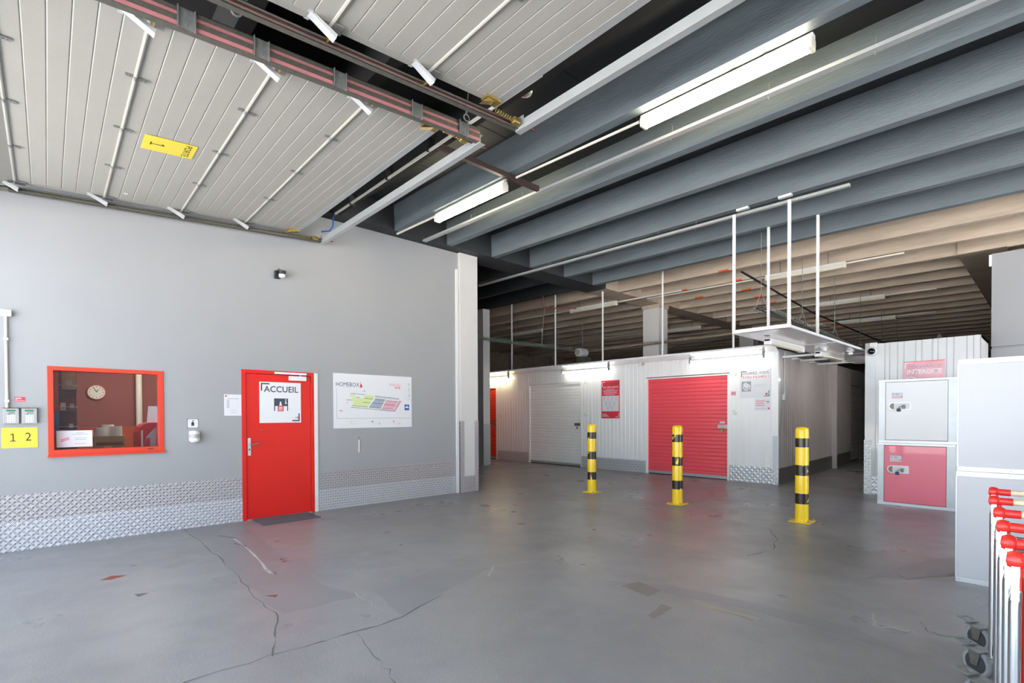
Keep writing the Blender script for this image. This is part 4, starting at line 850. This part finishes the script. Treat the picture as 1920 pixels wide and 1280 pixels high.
# canopy over the fronts, hung on rods
cp = thing('canopy', 'white canopy strip hung on rods above the row of roller doors', 'canopy', UO, UR)
MB().hexa([(-11.2, -0.86, 2.735), (0.22, -0.86, 2.735), (-0.0, -0.019, 2.735), (-11.2, -0.019, 2.735)], [(-11.2, -0.86, 2.775), (0.22, -0.86, 2.775), (0.0, -0.019, 2.775), (-11.2, -0.019, 2.775)]).build('sheet', 'gloss_white', cp)
for s_ in (-6.98, -5.30, -3.76, -2.14, -0.58): MB().tube([(s_, -0.82, 2.775), (s_, -0.82, 4.84)], 0.022, 8).build('hanger_rod', 'white', cp, smooth=True)
MB().tube([(-8.42, -0.82, 2.775), (-8.42, -0.82, 4.8)], 0.008, 6).build('hanger_wire', 'galv', cp)
def utube(label, s0, s1, m):
    t = thing('wall_light', label, 'light', UO, UR)
    MB().box(s0, s1, -0.20, -0.14, 2.655, 2.695).build('housing', 'white', t); MB().tube([(s0+0.03, -0.17, 2.63), (s1-0.03, -0.17, 2.63)], 0.024, 10).build('tube', m, t, smooth=True)
    for x in (s0, s1-0.03): MB().box(x, x+0.03, -0.20, -0.14, 2.60, 2.735).build('bracket', 'galv', t)
utube('lit yellowish tube light above the orange roller door at the far left', -9.3, -7.80, 'tube_yellow')
utube('lit white tube light between the white roller door and the safety poster', -5.62, -4.03, 'tube_white')
utube('lit tube light right of the red roller door under the canopy', -1.83, -0.22, 'tube_white')
for cy, clb in ((12.0, 'added unseen tube light on the corridor side of the right-hand unit'), (14.7, 'second added unseen tube light deeper in the corridor')):  # lamps out of view, added to brighten the corridor cladding
    ct = thing('wall_light', clb, 'light', (-2.40, cy, 2.45))
    MB().box(-0.05, 0.02, 0, 1.5, 0.02, 0.06).build('housing', 'white', ct); MB().tube([(-0.02, 0.03, 0), (-0.02, 1.47, 0)], 0.024, 10).build('tube', 'tube_added_fill', ct, smooth=True)
em = MB().lathe([(0.035, 0), (0.045, 0.03), (0.03, 0.07), (0.005, 0.075)], n=14); tag(em.build('beacon', 'roll', loc=(-6.98, 10.74, 2.65), smooth=True), 'small pale dome under the canopy above the red roller door', 'sensor')

# posters on the row
def on_row(name, label, cat, s, z): return thing(name, label, cat, (UO[0]+s*math.cos(UR)+0.004*math.sin(UR), UO[1]+s*math.sin(UR)-0.004*math.cos(UR), z), UR)
FRU = frame((0, -0.003, 0), (1, 0, 0), (0, 0, 1))
sf = on_row('safety_poster', 'tall red and white safety rules poster left of the red roller door', 'poster', -4.39, 1.354); MB().box(0, 0.57, -0.003, 0, 0, 0.995).build('board', 'print_red', sf)
Flat(FRU).rect(0.02, 0.185, 0.55, 0.59).build('white_field', 'sign_white', sf)
f = Flat(FRU); f.rect(0.02, 0.83, 0.035, 0.96).rect(0.035, 0.945, 0.12, 0.96).rect(0.53, 0.03, 0.545, 0.14).rect(0.44, 0.03, 0.53, 0.045)
for k, (a, b) in enumerate(((0.15, 0.42), (0.03, 0.54), (0.07, 0.5), (0.08, 0.48), (0.04, 0.53), (0.12, 0.42))): f.rect(a, 0.755-k*0.028, b, 0.763-k*0.028)
for k in range(4): f.rect(0.03, 0.11-k*0.022, 0.16+0.03*k, 0.118-k*0.022)
f.build('white_print', 'sign_white', sf)
text(sf, 'CONSIGNES', FRU, 0.06, 0.875, 0.06, 'print_dark', 0.48, 0.008); text(sf, 'DE SÉCURITÉ', FRU, 0.06, 0.795, 0.05, 'sign_white', 0.47, 0.01)
f = Flat(FRU, 0.002)
for row, (yy, xs_) in enumerate(((0.53, (0.09, 0.215, 0.34, 0.465)), (0.405, (0.15, 0.275, 0.40)), (0.28, (0.215, 0.335)))):
    for xx in xs_: f.ring(xx, yy, 0.04, 0.007).rect(xx-0.03, yy-0.065, xx+0.03, yy-0.057).line((xx-0.02, yy-0.02), (xx+0.02, yy+0.02), 0.007)
f.build('icons', 'print_grey', sf)
so = on_row('camera_sign', 'white SOURIEZ camera notice on the corner of the unit row', 'sign', -0.775, 1.79); MB().box(0, 0.625, -0.003, 0, 0, 0.60).build('board', 'sign_white', so)
f = Flat(FRU); f.rect(0.03, 0.45, 0.045, 0.575).rect(0.045, 0.56, 0.14, 0.575).rect(0.585, 0.03, 0.60, 0.15).rect(0.50, 0.03, 0.585, 0.045); f.build('corner_marks', 'print_dark', so)
text(so, 'SOURIEZ, VOUS', FRU, 0.065, 0.50, 0.052, 'print_dark', 0.52, 0.0); text(so, 'ÊTES FILMÉS !', FRU, 0.065, 0.42, 0.052, 'print_red', 0.52, 0.0)
Flat(FRU).rect(0.04, 0.14, 0.235, 0.355).build('pictogram_field', 'print_grey', so)
f = Flat(FRU, 0.002); f.poly([(0.075, 0.30), (0.12, 0.335), (0.22, 0.27), (0.22, 0.19), (0.165, 0.19), (0.075, 0.255)]).poly([(0.06, 0.25), (0.075, 0.20), (0.12, 0.16), (0.165, 0.155), (0.165, 0.18), (0.125, 0.185), (0.09, 0.22), (0.08, 0.25)]); f.build('pictogram_camera', 'sign_white', so)
f = Flat(FRU, 0.0026); f.rect(0.175, 0.20, 0.205, 0.235).line((0.12, 0.30), (0.165, 0.25), 0.005).line((0.165, 0.25), (0.215, 0.265), 0.004); f.build('pictogram_lens', 'print_grey', so)
f = Flat(FRU); f.rect(0.29, 0.275, 0.55, 0.281).rect(0.29, 0.255, 0.54, 0.261).rect(0.29, 0.235, 0.48, 0.241); f.build('text_lines', 'print_lgrey', so)
f = Flat(FRU); f.rect(0.525, 0.06, 0.565, 0.10); f.build('emblem', 'print_red', so)
p2 = on_row('small_notice', 'small white and red notice below the SOURIEZ sign', 'notice', -0.465, 1.527); MB().box(0, 0.31, -0.003, 0, 0, 0.25).build('board', 'sign_white', p2)
f = Flat(FRU)
for k in range(3): f.rect(0.02, 0.19-k*0.045, 0.2-0.02*k+0.04*(k == 2), 0.205-k*0.045)
f.rect(0.26, 0.02, 0.30, 0.06); f.build('red_lines', 'print_pink', p2)
f = Flat(FRU); f.poly([(0.22, 0.20), (0.25, 0.19), (0.28, 0.2), (0.29, 0.17), (0.26, 0.15), (0.24, 0.17)]).rect(0.02, 0.03, 0.25, 0.036); f.build('bird_mark', 'print_grey', p2)

# ================================================================== CORRIDOR CANOPY
ca = thing('canopy', 'white glossy corridor canopy hung on four posts between the unit blocks', 'canopy', (-2.79, 7.25, 2.60))
MB().box(-0.365, 0.365, 0, 6.5, 0.0, 0.02).build('sheet', 'gloss_white', ca)
mb = MB(); mb.box(-0.38, 0.385, -0.02, 0.03, 0.0, 0.05); mb.box(-0.385, -0.365, 0.03, 6.5, 0, 0.035); mb.box(0.365, 0.385, 0.03, 6.5, 0, 0.035); mb.build('edge_frame', 'white', ca)
for y in (2.05, 4.1): MB().box(-0.365, 0.365, y, y+0.012, -0.004, 0.0).build('sheet_joint', 'white', ca)
for x, y, zt in ((-0.365, 0.0, 4.298-2.6), (0.365, 0.0, 4.286-2.6), (-0.33, 1.17, zb(-3.1)-2.6), (0.365, 1.17, zb(-2.4)-2.6)): MB().box(x-0.017, x+0.017, y-0.017, y+0.017, 0.02, zt).build('hanger_post', 'white', ca)
for x in (-0.365, 0.20): MB().box(x, x+0.165, 0.06, 0.12, zb(-2.8)-2.6-0.035, zb(-2.8)-2.6-0.004).build('top_bracket', 'white', ca)
for y in (3.78, 4.3, 4.82, 5.4, 6.0): MB().box(-1.02, -0.3, y, y+0.05, -0.005, 0.03).build('cross_bar', 'white', ca)
for y in (3.78, 4.82): MB().box(-0.75, -0.5, y+0.05, y+0.42, -0.03, 0.06).build('side_bracket', 'black', ca)
for x, y, lb in ((0.05, 2.6, 'white sensor dome under the front of the corridor canopy'), (0.2, 3.6, 'small white sensor under the middle of the corridor canopy'), (0.28, 5.0, 'small white sensor under the rear of the corridor canopy')):
    t = thing('sensor', lb, 'sensor', (-2.79+x, 7.25+y, 2.60)); MB().lathe([(0.02, -0.075), (0.045, -0.06), (0.05, -0.03), (0.035, -0.02), (0.035, 0.0)], n=14).build('dome', 'white', t, smooth=True); MB().box(-0.05, 0.05, -0.05, 0.05, -0.012, 0.0).build('base', 'white', t)
for y, lb in ((0.75, 'nearer unlit batten under the corridor canopy'), (3.1, 'farther unlit batten under the corridor canopy')):
    t = thing('canopy_light', lb, 'light', (-2.98, 7.25+y, 2.60)); MB().box(-0.05, 0.05, 0, 1.5, -0.045, -0.004).build('housing', 'white', t); MB().tube([(0, 0.03, -0.055), (0, 1.47, -0.055)], 0.045, 12).build('diffuser', 'tube_off', t, smooth=True)
    for a in (0.0, 1.44): MB().box(-0.055, 0.055, a, a+0.06, -0.105, -0.004).build('end_cap', 'white', t, bevel=0.015)
# wire mesh tray with cables over the canopy
def mesh_tray(label, pts, wd, name='cable_basket', cables=('black',), step=0.12):
    t = thing(name, label, 'cable tray', pts[0]); o = Vector(pts[0]); P_ = [Vector(p)-o for p in pts]
    d = (P_[-1]-P_[0]).normalized(); r = d.cross(Vector((0, 0, 1))).normalized()
    mb = MB()
    for off, dz in ((-wd/2, 0), (wd/2, 0), (-wd/2, 0.055), (wd/2, 0.055), (0, 0)): mb.tube([p+r*off+Vector((0, 0, dz)) for p in P_], 0.005, 5)
    for a, b in zip(P_[:-1], P_[1:]):
        L_ = (b-a).length; n_ = max(1, int(L_/step))
        for k in range(n_):
            c_ = a.lerp(b, k/n_); mb.tube([c_-r*wd/2+Vector((0, 0, 0.06)), c_-r*wd/2, c_+r*wd/2, c_+r*wd/2+Vector((0, 0, 0.06))], 0.005, 4)
    mb.build('wire_basket', 'galv', t)
    for i, m in enumerate(cables):
        off = (i-(len(cables)-1)/2)*wd/(len(cables)+1)
        q = []
        for a, b in zip(P_[:-1], P_[1:]):
            n_ = max(2, int((b-a).length/0.3))
            for k in range(n_): q.append(a.lerp(b, k/n_)+r*(off+random.uniform(-0.012, 0.012))+Vector((0, 0, 0.018+random.uniform(0, 0.02))))
        q.append(P_[-1]); MB().tube(q, 0.008, 6).build('cable', m, t)
    return t
mesh_tray('wire cable basket with dark cables descending over the corridor canopy', [(-3.3, 8.55, 3.16), (-3.3, 9.8, 3.12), (-3.3, 11.5, 3.06), (-3.3, 15, 2.92), (-3.3, 19, 2.85)], 0.2, cables=('black', 'black', 'rust', 'green_cable', 'black'))
mesh_tray('wire cable basket with green cables running back from behind the column', [(-9.55, 6.6, 3.3), (-9.55, 9.0, 3.3), (-9.55, 11.22, 3.3)], 0.2, cables=('green_cable', 'black', 'green_cable', 'orange_cable', 'green_cable'))
mesh_tray('wire cable basket with orange cables running along above the unit row', [(-9.2, 11.73, 3.3), (-7.5, 11.76, 3.31), (-5.0, 11.84, 3.31), (-3.2, 11.9, 3.28)], 0.18, cables=('orange_cable', 'cable_white', 'orange_cable'))
mesh_tray('dim wire cable basket low at the left above the units', [(-14.5, 12.6, 3.05), (-12.0, 13.0, 3.10), (-9.8, 13.2, 3.2)], 0.18, cables=('black',))
# siren at the crossing of the trays
sr = thing('extractor_motor', 'white drum shaped motor on a grey box where the cable baskets meet', 'motor', (-9.42, 11.5, 2.79))
MB().box(-0.16, 0.16, -0.1, 0.2, 0, 0.34).build('box', 'galv_dark', sr, bevel=0.01); MB().lathe([(0.06, -0.22), (0.12, -0.2), (0.13, -0.1), (0.13, 0.12), (0.1, 0.16)], (0, 0, 0.47), 'y', 20).build('drum', 'white', sr, smooth=True)
MB().lathe([(0.085, -0.225), (0.085, -0.215)], (0, 0, 0.47), 'y', 18).build('front_disc', 'grey_plastic', sr); MB().tube([(0, 0, 0.6), (0, 0, 1.6)], 0.008, 6).build('rod', 'galv', sr)
# thin hanging chains and wires
def wire(x, y, z0, label, fork=False, m='galv'):
    t = thing('hanging_wire', label, 'wire', (x, y, z0), group=None); zt = zb(x)-z0
    MB().tube([(0, 0, 0.3 if fork else 0), (0, 0, zt)], 0.006, 6).build('strand', m, t)
    if fork:
        for s_ in (-1, 1): MB().tube([(0.09*s_, 0, 0.02), (0, 0, 0.3)], 0.005, 5).build('fork', m, t)
for x, y, z, lb, fk in ((-3.3, 8.6, 3.16, 'forked chain holding the near end of the cable basket over the canopy', True), (-3.3, 10.55, 3.09, 'second forked wire along the cable basket over the canopy', True),
                        (-3.3, 12.6, 3.02, 'third forked wire along the cable basket over the canopy', True), (-3.3, 14.7, 2.93, 'fourth forked wire along the cable basket over the canopy', True),
                        (-3.3, 16.9, 2.89, 'fifth wire along the cable basket over the canopy', False), (-3.3, 18.9, 2.86, 'farthest wire along the cable basket over the canopy', False),
                        (-9.55, 6.95, 3.3, 'wire at the near end of the green cable basket behind the column', False), (-9.55, 10.6, 3.3, 'wire near the far end of the green cable basket', False), (-5.2, 11.83, 3.31, 'wire holding the orange cable basket near the canopy', False),
                        (-12.0, 13.0, 3.1, 'wire holding the dim cable basket at the left', True)): wire(x, y, z, lb, fk)
br = thing('pipe_bracket', 'rusty bent bracket under the dark girder', 'bracket', (-8.9, 9.3, 4.2)); MB().tube([(0, 0, 0.28), (0, 0, 0.05), (0.03, 0, 0), (0.3, 0.3, -0.05), (0.6, 0.6, -0.05)], 0.014, 6).build('bent_bar', 'rust', br); MB().tube([(0.03, 0.02, 0), (-0.05, 0, -0.95)], 0.008, 6).build('rod', 'galv', br)
dp = MB().tube([(-4.05, 9.62, 4.13), (-4.41, 14.8, 4.13), (-4.5, 26, 4.13)], 0.02, 6); tag(dp.build('pipe', 'black', smooth=True), 'thin black pipe running back under the raw concrete beams', 'pipe')
# unlit battens and their trunking under the raw beams
for x0, x1, y, z, lb, tx0, tx1 in ((-4.25, -2.78, 11.30, 4.29, 'nearest unlit batten under the raw beams above the corridor', -7.2, -1.9), (-4.32, -2.86, 15.0, 4.27, 'second unlit batten back with a clear ribbed cover', -7.2, -1.9),
                                   (-4.6, -3.17, 18.0, 4.20, 'third unlit batten back under the raw beams', -7.2, -2.3), (-9.3, -7.75, 10.85, 4.31, 'unlit batten left of the girder above the units', -16, -6.0), (-9.4, -7.98, 15.8, 4.28, 'unlit batten left of the far column', -16, -8.0),
                                   (-13.6, -12.1, 12.6, 4.34, 'dim unlit batten at the dark left behind the column', -18, -11.0)):
    batten('fluorescent_light', lb, x0, x1, y, z, 'tube_off'); t = MB().bar((tx0, y+0.12, z+0.10+0.016*(x0-tx0)), (tx1, y+0.12, z+0.10+0.016*(x0-tx1)), 0.05, 0.03); tag(t.build('trunking', 'cable_white'), 'pale trunking beside the '+lb, 'trunking')

# ================================================================== LEFT PARTITION BEYOND THE COLUMN
pa = thing('partition', 'grey white partition end with a red door edge beyond the column', 'partition', (-11.18, 9.2, 0))
MB().box(-0.27, 0, 0, 0.25, 0, 4.5).build('end_post', 'column', pa, bevel=0.004); MB().box(-3.0, -0.27, 0.1, 0.25, 2.95, 4.5).build('upper_panel', 'column', pa); MB().box(-3.0, -1.5, 0.1, 0.25, 0, 2.95).build('side_panel', 'column', pa)
MB().box(-0.36, -0.27, 0.04, 0.25, 0, 2.95).build('door_jamb', 'brown_steel', pa); MB().box(-1.5, -0.36, 0.1, 0.14, 0, 2.4).build('door_leaf', 'curtain_red', pa); MB().box(-1.5, -0.36, 0.08, 0.25, 2.4, 2.95).build('door_head', 'brown_steel', pa); MB().box(-0.03, 0.006, -0.006, 0.256, 0, 1.2).build('corner_guard', 'alu', pa)

# ================================================================== RIGHT-HAND UNIT, LOCKERS, CABINETS
u2 = thing('storage_unit', 'white ribbed storage unit behind the two stacked lockers', 'storage units', (-2.37, 10.90, 0), 0.0)
mb = MB(); n_ = 0; x = 0.16
while x < 1.53:
    p_ = (0.14, 0.07, 0.11, 0.09, 0.16, 0.08)[n_ % 6]; x2 = min(1.54, x+p_); clad(mb, x, x2, 0.0, 0, 2.70, pitch=1.0, gw=0.016, gd=0.009); x = x2; n_ += 1
mb.build('cladding_panel', 'unit_clad', u2)
MB().box(0, 0.16, -0.01, 0.1, 0, 2.72).build('corner_post', 'unit_clad', u2, bevel=0.003)
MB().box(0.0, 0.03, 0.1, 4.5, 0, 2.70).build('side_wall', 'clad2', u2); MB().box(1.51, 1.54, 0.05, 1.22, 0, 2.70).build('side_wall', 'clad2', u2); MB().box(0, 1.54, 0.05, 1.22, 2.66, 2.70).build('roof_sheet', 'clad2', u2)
g = MB().box(-0.006, 0.10, -0.018, 0.02, 0, 0.98).build('corner_guard', 'alu_white', u2); t = lugs((-0.006, -0.018, 0), (1, 0, 0), (0, 0, 1), 0.10, 0.98, 0.05, 2).build('tread_pattern', 'alu_white', g); t['kind'] = 'stuff'
k = MB().box(0.10, 1.54, -0.014, 0.0, 0, 0.32).build('kick_plate', 'alu_white', u2); t = lugs((0.10, -0.014, 0), (1, 0, 0), (0, 0, 1), 1.44, 0.32, 0.055, 1, 0.004).build('tread_pattern', 'alu_white', k); t['kind'] = 'stuff'
dm = thing('dome_camera', 'white dome camera with dark glass at the top corner of the ribbed unit', 'camera', (-2.255, 10.885, 2.56)); MB().lathe([(0.02, 0), (0.075, -0.01), (0.08, -0.06), (0.065, -0.085)], (0, 0, 0), 'y', 20).build('ring', 'white', dm, smooth=True)
MB().lathe([(0.06, -0.07), (0.055, -0.10), (0.035, -0.125), (0.01, -0.132)], (0, 0, 0), 'y', 18).build('dome', 'dark_glass', dm, smooth=True); MB().box(-0.04, 0.07, -0.03, 0.0, 0.07, 0.16).build('mount', 'white', dm, bevel=0.005)
it = thing('prohibition_sign', 'faded red INTERDITE sign on the ribbed unit above the lockers', 'sign', (-1.815, 10.897, 1.79), 0.0); MB().box(0, 0.55, -0.003, 0, 0, 0.55).build('board', 'sign_pink', it)
text(it, 'INTERDITE', FRU, 0.055, 0.335, 0.075, 'sign_white', 0.46, 0.02)
text(it, 'DÉCHARGE', FRU, 0.06, 0.43, 0.07, 'sign_faded', 0.45, 0.02)
f = Flat(FRU); f.rect(0.02, 0.43, 0.035, 0.535).rect(0.035, 0.52, 0.13, 0.535).ring(0.11, 0.19, 0.10, 0.02, 24); f.build('white_print', 'sign_white', it)
MB().box(0, 0.55, -0.004, -0.003, 0.54, 0.55).build('top_edge', 'print_red', it)
fl_ = MB().prism([(0, 0, 0), (0.1, 0, 0), (0.05, 0, 0.09)], (0, 0.08, 0)); tag(fl_.build('bracket', 'brown_steel', loc=(-1.40, 11.0, 2.702)), 'small dark triangular bracket on top of the ribbed unit', 'bracket')

def locker(label, z0, h, x0, x1, door_m, num, locklab):
    t = thing('locker', label, 'locker', (x0, 9.83, z0)); wd = x1-x0; dp = 0.95
    MB().box(0, 0.085, 0.004, 0.03, 0.045, h-0.03).build('side_frame', 'alu', t); MB().box(wd-0.10, wd, 0.004, 0.03, 0.045, h-0.03).build('side_frame', 'alu', t)
    MB().box(-0.004, wd+0.004, -0.004, 0.05, h-0.035, h).build('top_trim', 'alu_white', t, bevel=0.002); MB().box(-0.002, wd+0.002, 0.0, 0.05, 0, 0.045).build('bottom_trim', 'alu_white', t, bevel=0.002)
    MB().box(0.0, wd, 0.03, dp, 0, h-0.01).build('body', 'locker_white', t)
    MB().box(0.0855, wd-0.1005, 0.0292, 0.0298, 0.0455, h-0.0355).build('door_gap', 'black', t)
    d = MB().box(0.090, wd-0.105, 0.0, 0.028, 0.051, h-0.041).build('door', door_m, t, bevel=0.003)
    zc = h*0.58
    pts = [(0.06*math.cos(a)+(-0.10), 0.06*math.sin(a)) for a in [math.pi/2+math.pi*k/8 for k in range(9)]]+[(0.105, -0.06), (0.115, -0.05), (0.115, 0.05), (0.105, 0.06)]
    cx = 0.29
    MB().prism([(cx+p[0]*1.0, -0.004, zc-0.0+p[1]) for p in pts], (0, 0.006, 0)).build('lock_rim', 'alu_white', d)
    MB().prism([(cx+p[0]*0.93, -0.005, zc+p[1]*0.84) for p in pts], (0, 0.002, 0)).build('lock_plate', 'white', d)
    MB().prism([(cx+p[0]*0.93, -0.0056, zc+p[1]*0.84) for p in pts[:9]], (0, 0.002, 0)).build('finger_recess', 'galv_dark', d)
    MB().box(cx+0.015, cx+0.05, -0.03, -0.004, zc-0.04, zc+0.02).build('hasp', 'galv_dark', d, bevel=0.004)
    MB().tube([(cx-0.03, -0.02, zc-0.04), (cx-0.02, -0.02, zc-0.01), (cx+0.02, -0.02, zc-0.005)], 0.006, 6).build('shackle', 'chrome', d); MB().box(cx-0.055, cx-0.005, -0.03, -0.008, zc-0.085, zc-0.035).build('padlock', 'print_navy', d, bevel=0.006)
    lp = MB().box(0.165, 0.31, -0.0015, 0.0, zc+0.12, zc+0.215).build('number_plate', 'paper', d)
    fr3 = frame((0, -0.0015, 0), (1, 0, 0), (0, 0, 1)); text(d, num, fr3, 0.175, zc+0.178, 0.024, 'print_navy', 0.085)
    Flat(fr3).rect(0.172, zc+0.150, 0.28, zc+0.154).rect(0.172, zc+0.130, 0.305, zc+0.134).rect(0.288, zc+0.145, 0.303, zc+0.16).build('plate_lines', 'print_red', d)
locker('lower locker with the red door, standing on the floor', 0.0, 0.985, -1.965, -1.015, 'locker_red', 'N° 1002', None)
locker('upper locker with the white door, stacked on the red one', 0.986, 1.0, -1.95, -1.0, 'locker_white', 'N° 1001', None)
def cabinet(label, z0, h, x0):
    t = thing('locker', label, 'locker', (x0, 5.76, z0)); wd = 0.95
    MB().box(0.004, wd, 0.004, 0.95, 0.03, h-0.03).build('body', 'cabinet', t)
    MB().box(0, wd+0.004, 0, 0.95, h-0.045, h).build('top_trim', 'alu_white', t, bevel=0.002); MB().box(0, wd+0.004, 0, 0.95, 0, 0.04).build('bottom_trim', 'alu_white', t, bevel=0.002)
    MB().box(-0.002, 0.006, 0, 0.95, 0.04, h-0.045).build('edge_strip', 'alu_white', t)
    for x in (0.02, 0.33, 0.64, 0.93):
        for z in (0.02, h-0.022): MB().lathe([(0.006, 0), (0.004, -0.003)], (x, 0, z), 'y', 8).build('rivet', 'alu', t)
cabinet('plain white locker back on the floor behind the trolleys', 0.0, 0.955, -0.59)
cabinet('plain white locker back stacked on top at the right edge', 0.956, 0.955, -0.583)

# ================================================================== TROLLEYS
def cart():
    t = thing('platform_trolley', 'x', 'trolley', (0, 0, 0), group='nested chrome trolleys'); Wd = 0.62; Z = 0.99
    for x in (0.0, Wd):
        sgn = 1 if x == 0 else -1; nm = 'post'
        pst = MB().tube([(x, -0.02, 0.17), (x, -0.02, Z-0.13), (x+0.004*sgn, -0.018, Z-0.09)], [0.016, 0.016, 0.013], 12).build('post', 'chrome', t, smooth=True)
        MB().prism([(x-0.010, -0.036, Z-0.12), (x-0.010, 0.0, Z-0.10), (x-0.010, 0.025, Z+0.0), (x-0.010, -0.005, Z+0.01)], (0.02, 0, 0)).build('flattened_end', 'chrome', pst, bevel=0.002)
        MB().tube([(x+0.026*sgn, 0.0, 0.17), (x+0.026*sgn, 0.0, Z-0.05)], 0.012, 10).build('red_post', 'grip_red', t, smooth=True)
        a = MB().lathe([(0.008, -0.022), (0.022, -0.020), (0.028, -0.008), (0.028, 0.006), (0.024, 0.016), (0.019, 0.02), (0.019, 0.07), (0.015, 0.072)] if sgn > 0 else [(0.015, -0.072), (0.019, -0.07), (0.019, -0.02), (0.024, -0.016), (0.028, -0.006), (0.028, 0.008), (0.022, 0.020), (0.008, 0.022)], (x, 0.01, Z), 'x', 16)
        g_ = a.build('grip_cap', 'grip_red', t, smooth=True)
        MB().lathe([(0.007, -0.001), (0.006, 0.002)], (x-0.022*sgn, 0.008, Z-0.004), 'x', 8).build('screw', 'chrome', g_)
    MB().tube([(0.07, 0.01, Z), (Wd-0.07, 0.01, Z)], 0.0155, 12).build('handle_bar', 'wood', t, smooth=True)
    MB().tube([(0.0, 0.02, 0.80), (Wd, 0.02, 0.80)], 0.011, 8).build('cross_bar', 'galv', t)
    mb = MB(); mb.box(-0.02, Wd+0.02, -0.05, 0.05, 0.155, 0.175); mb.box(-0.02, 0.02, -0.08, 0.15, 0.155, 0.17); mb.box(Wd-0.02, Wd+0.02, -0.08, 0.15, 0.155, 0.17); mb.build('base_frame', 'galv', t)
    for k in range(5): MB().box(0.07, Wd-0.07, 0.032, 0.05, 0.22+k*0.11, 0.22+k*0.11+0.075).build('deck_slat', 'deck_steel' if k % 2 else 'deck_wood', t)
    for x, s_ in ((-0.065, 1), (Wd+0.065, -1)):
        def at(mb, nm, m, par, sm=False): return mb.build(nm, m, par, smooth=sm)
        fk = MB().box(-0.045, 0.045, -0.05, 0.05, 0.152, 0.158).build('caster_plate', 'galv', t, loc=(x, 0.10, 0), rotz=R(52*s_))
        f_ = MB()
        for sx in (-0.026, 0.022): f_.prism([(sx, -0.035, 0.155), (sx, 0.035, 0.155), (sx, 0.018, 0.07), (sx, -0.018, 0.07)], (0.004, 0, 0))
        f_.box(-0.026, 0.026, -0.035, 0.035, 0.148, 0.153); f_.build('fork', 'galv_dark', fk)
        MB().lathe([(0.055, -0.016), (0.07, -0.017), (0.078, -0.010), (0.08, -0.003), (0.08, 0.003), (0.078, 0.010), (0.07, 0.017), (0.055, 0.016)], (0, 0, 0.08), 'x', 28).build('tyre', 'rubber_side', fk, smooth=True)
        MB().lathe([(0.012, -0.024), (0.02, -0.0205), (0.056, -0.018), (0.056, 0.018), (0.02, 0.0205), (0.012, 0.024)], (0, 0, 0.08), 'x', 24).build('wheel', 'rubber', fk, smooth=True)
        pd = MB()
        for a in ((-0.035, -0.02, 0.03, 0.11), (0.02, 0.035, 0.03, 0.11), (-0.02, 0.02, 0.095, 0.11), (-0.02, 0.02, 0.03, 0.05)): pd.hexa([(a[0], a[2], 0.160+a[2]*0.12), (a[1], a[2], 0.160+a[2]*0.12), (a[1], a[3], 0.160+a[3]*0.12), (a[0], a[3], 0.160+a[3]*0.12)], [(a[0], a[2], 0.164+a[2]*0.12), (a[1], a[2], 0.164+a[2]*0.12), (a[1], a[3], 0.164+a[3]*0.12), (a[0], a[3], 0.164+a[3]*0.12)])
        pd.build('brake_pedal', 'galv', fk)
    return t
CP = [(-0.222, 4.06, 'farthest trolley of the nested row, before the white locker'), (-0.194, 3.645, 'second trolley from the white locker, wooden handle'), (-0.150, 3.215, 'third trolley from the white locker, wooden handle with a pale tape ring'),
      (-0.117, 2.835, 'fourth trolley from the white locker'), (-0.085, 2.495, 'fifth trolley from the white locker, only its red grip in view'), (-0.057, 2.215, 'nearest trolley at the lower right edge')]
c0 = cart(); c0.location = (CP[0][0]-0.028, CP[0][1], 0); c0['label'] = CP[0][2]
for x, y, lb in CP[1:]: copy_thing(c0, (x-0.028, y, 0), lb)
bpy.context.view_layer.update()
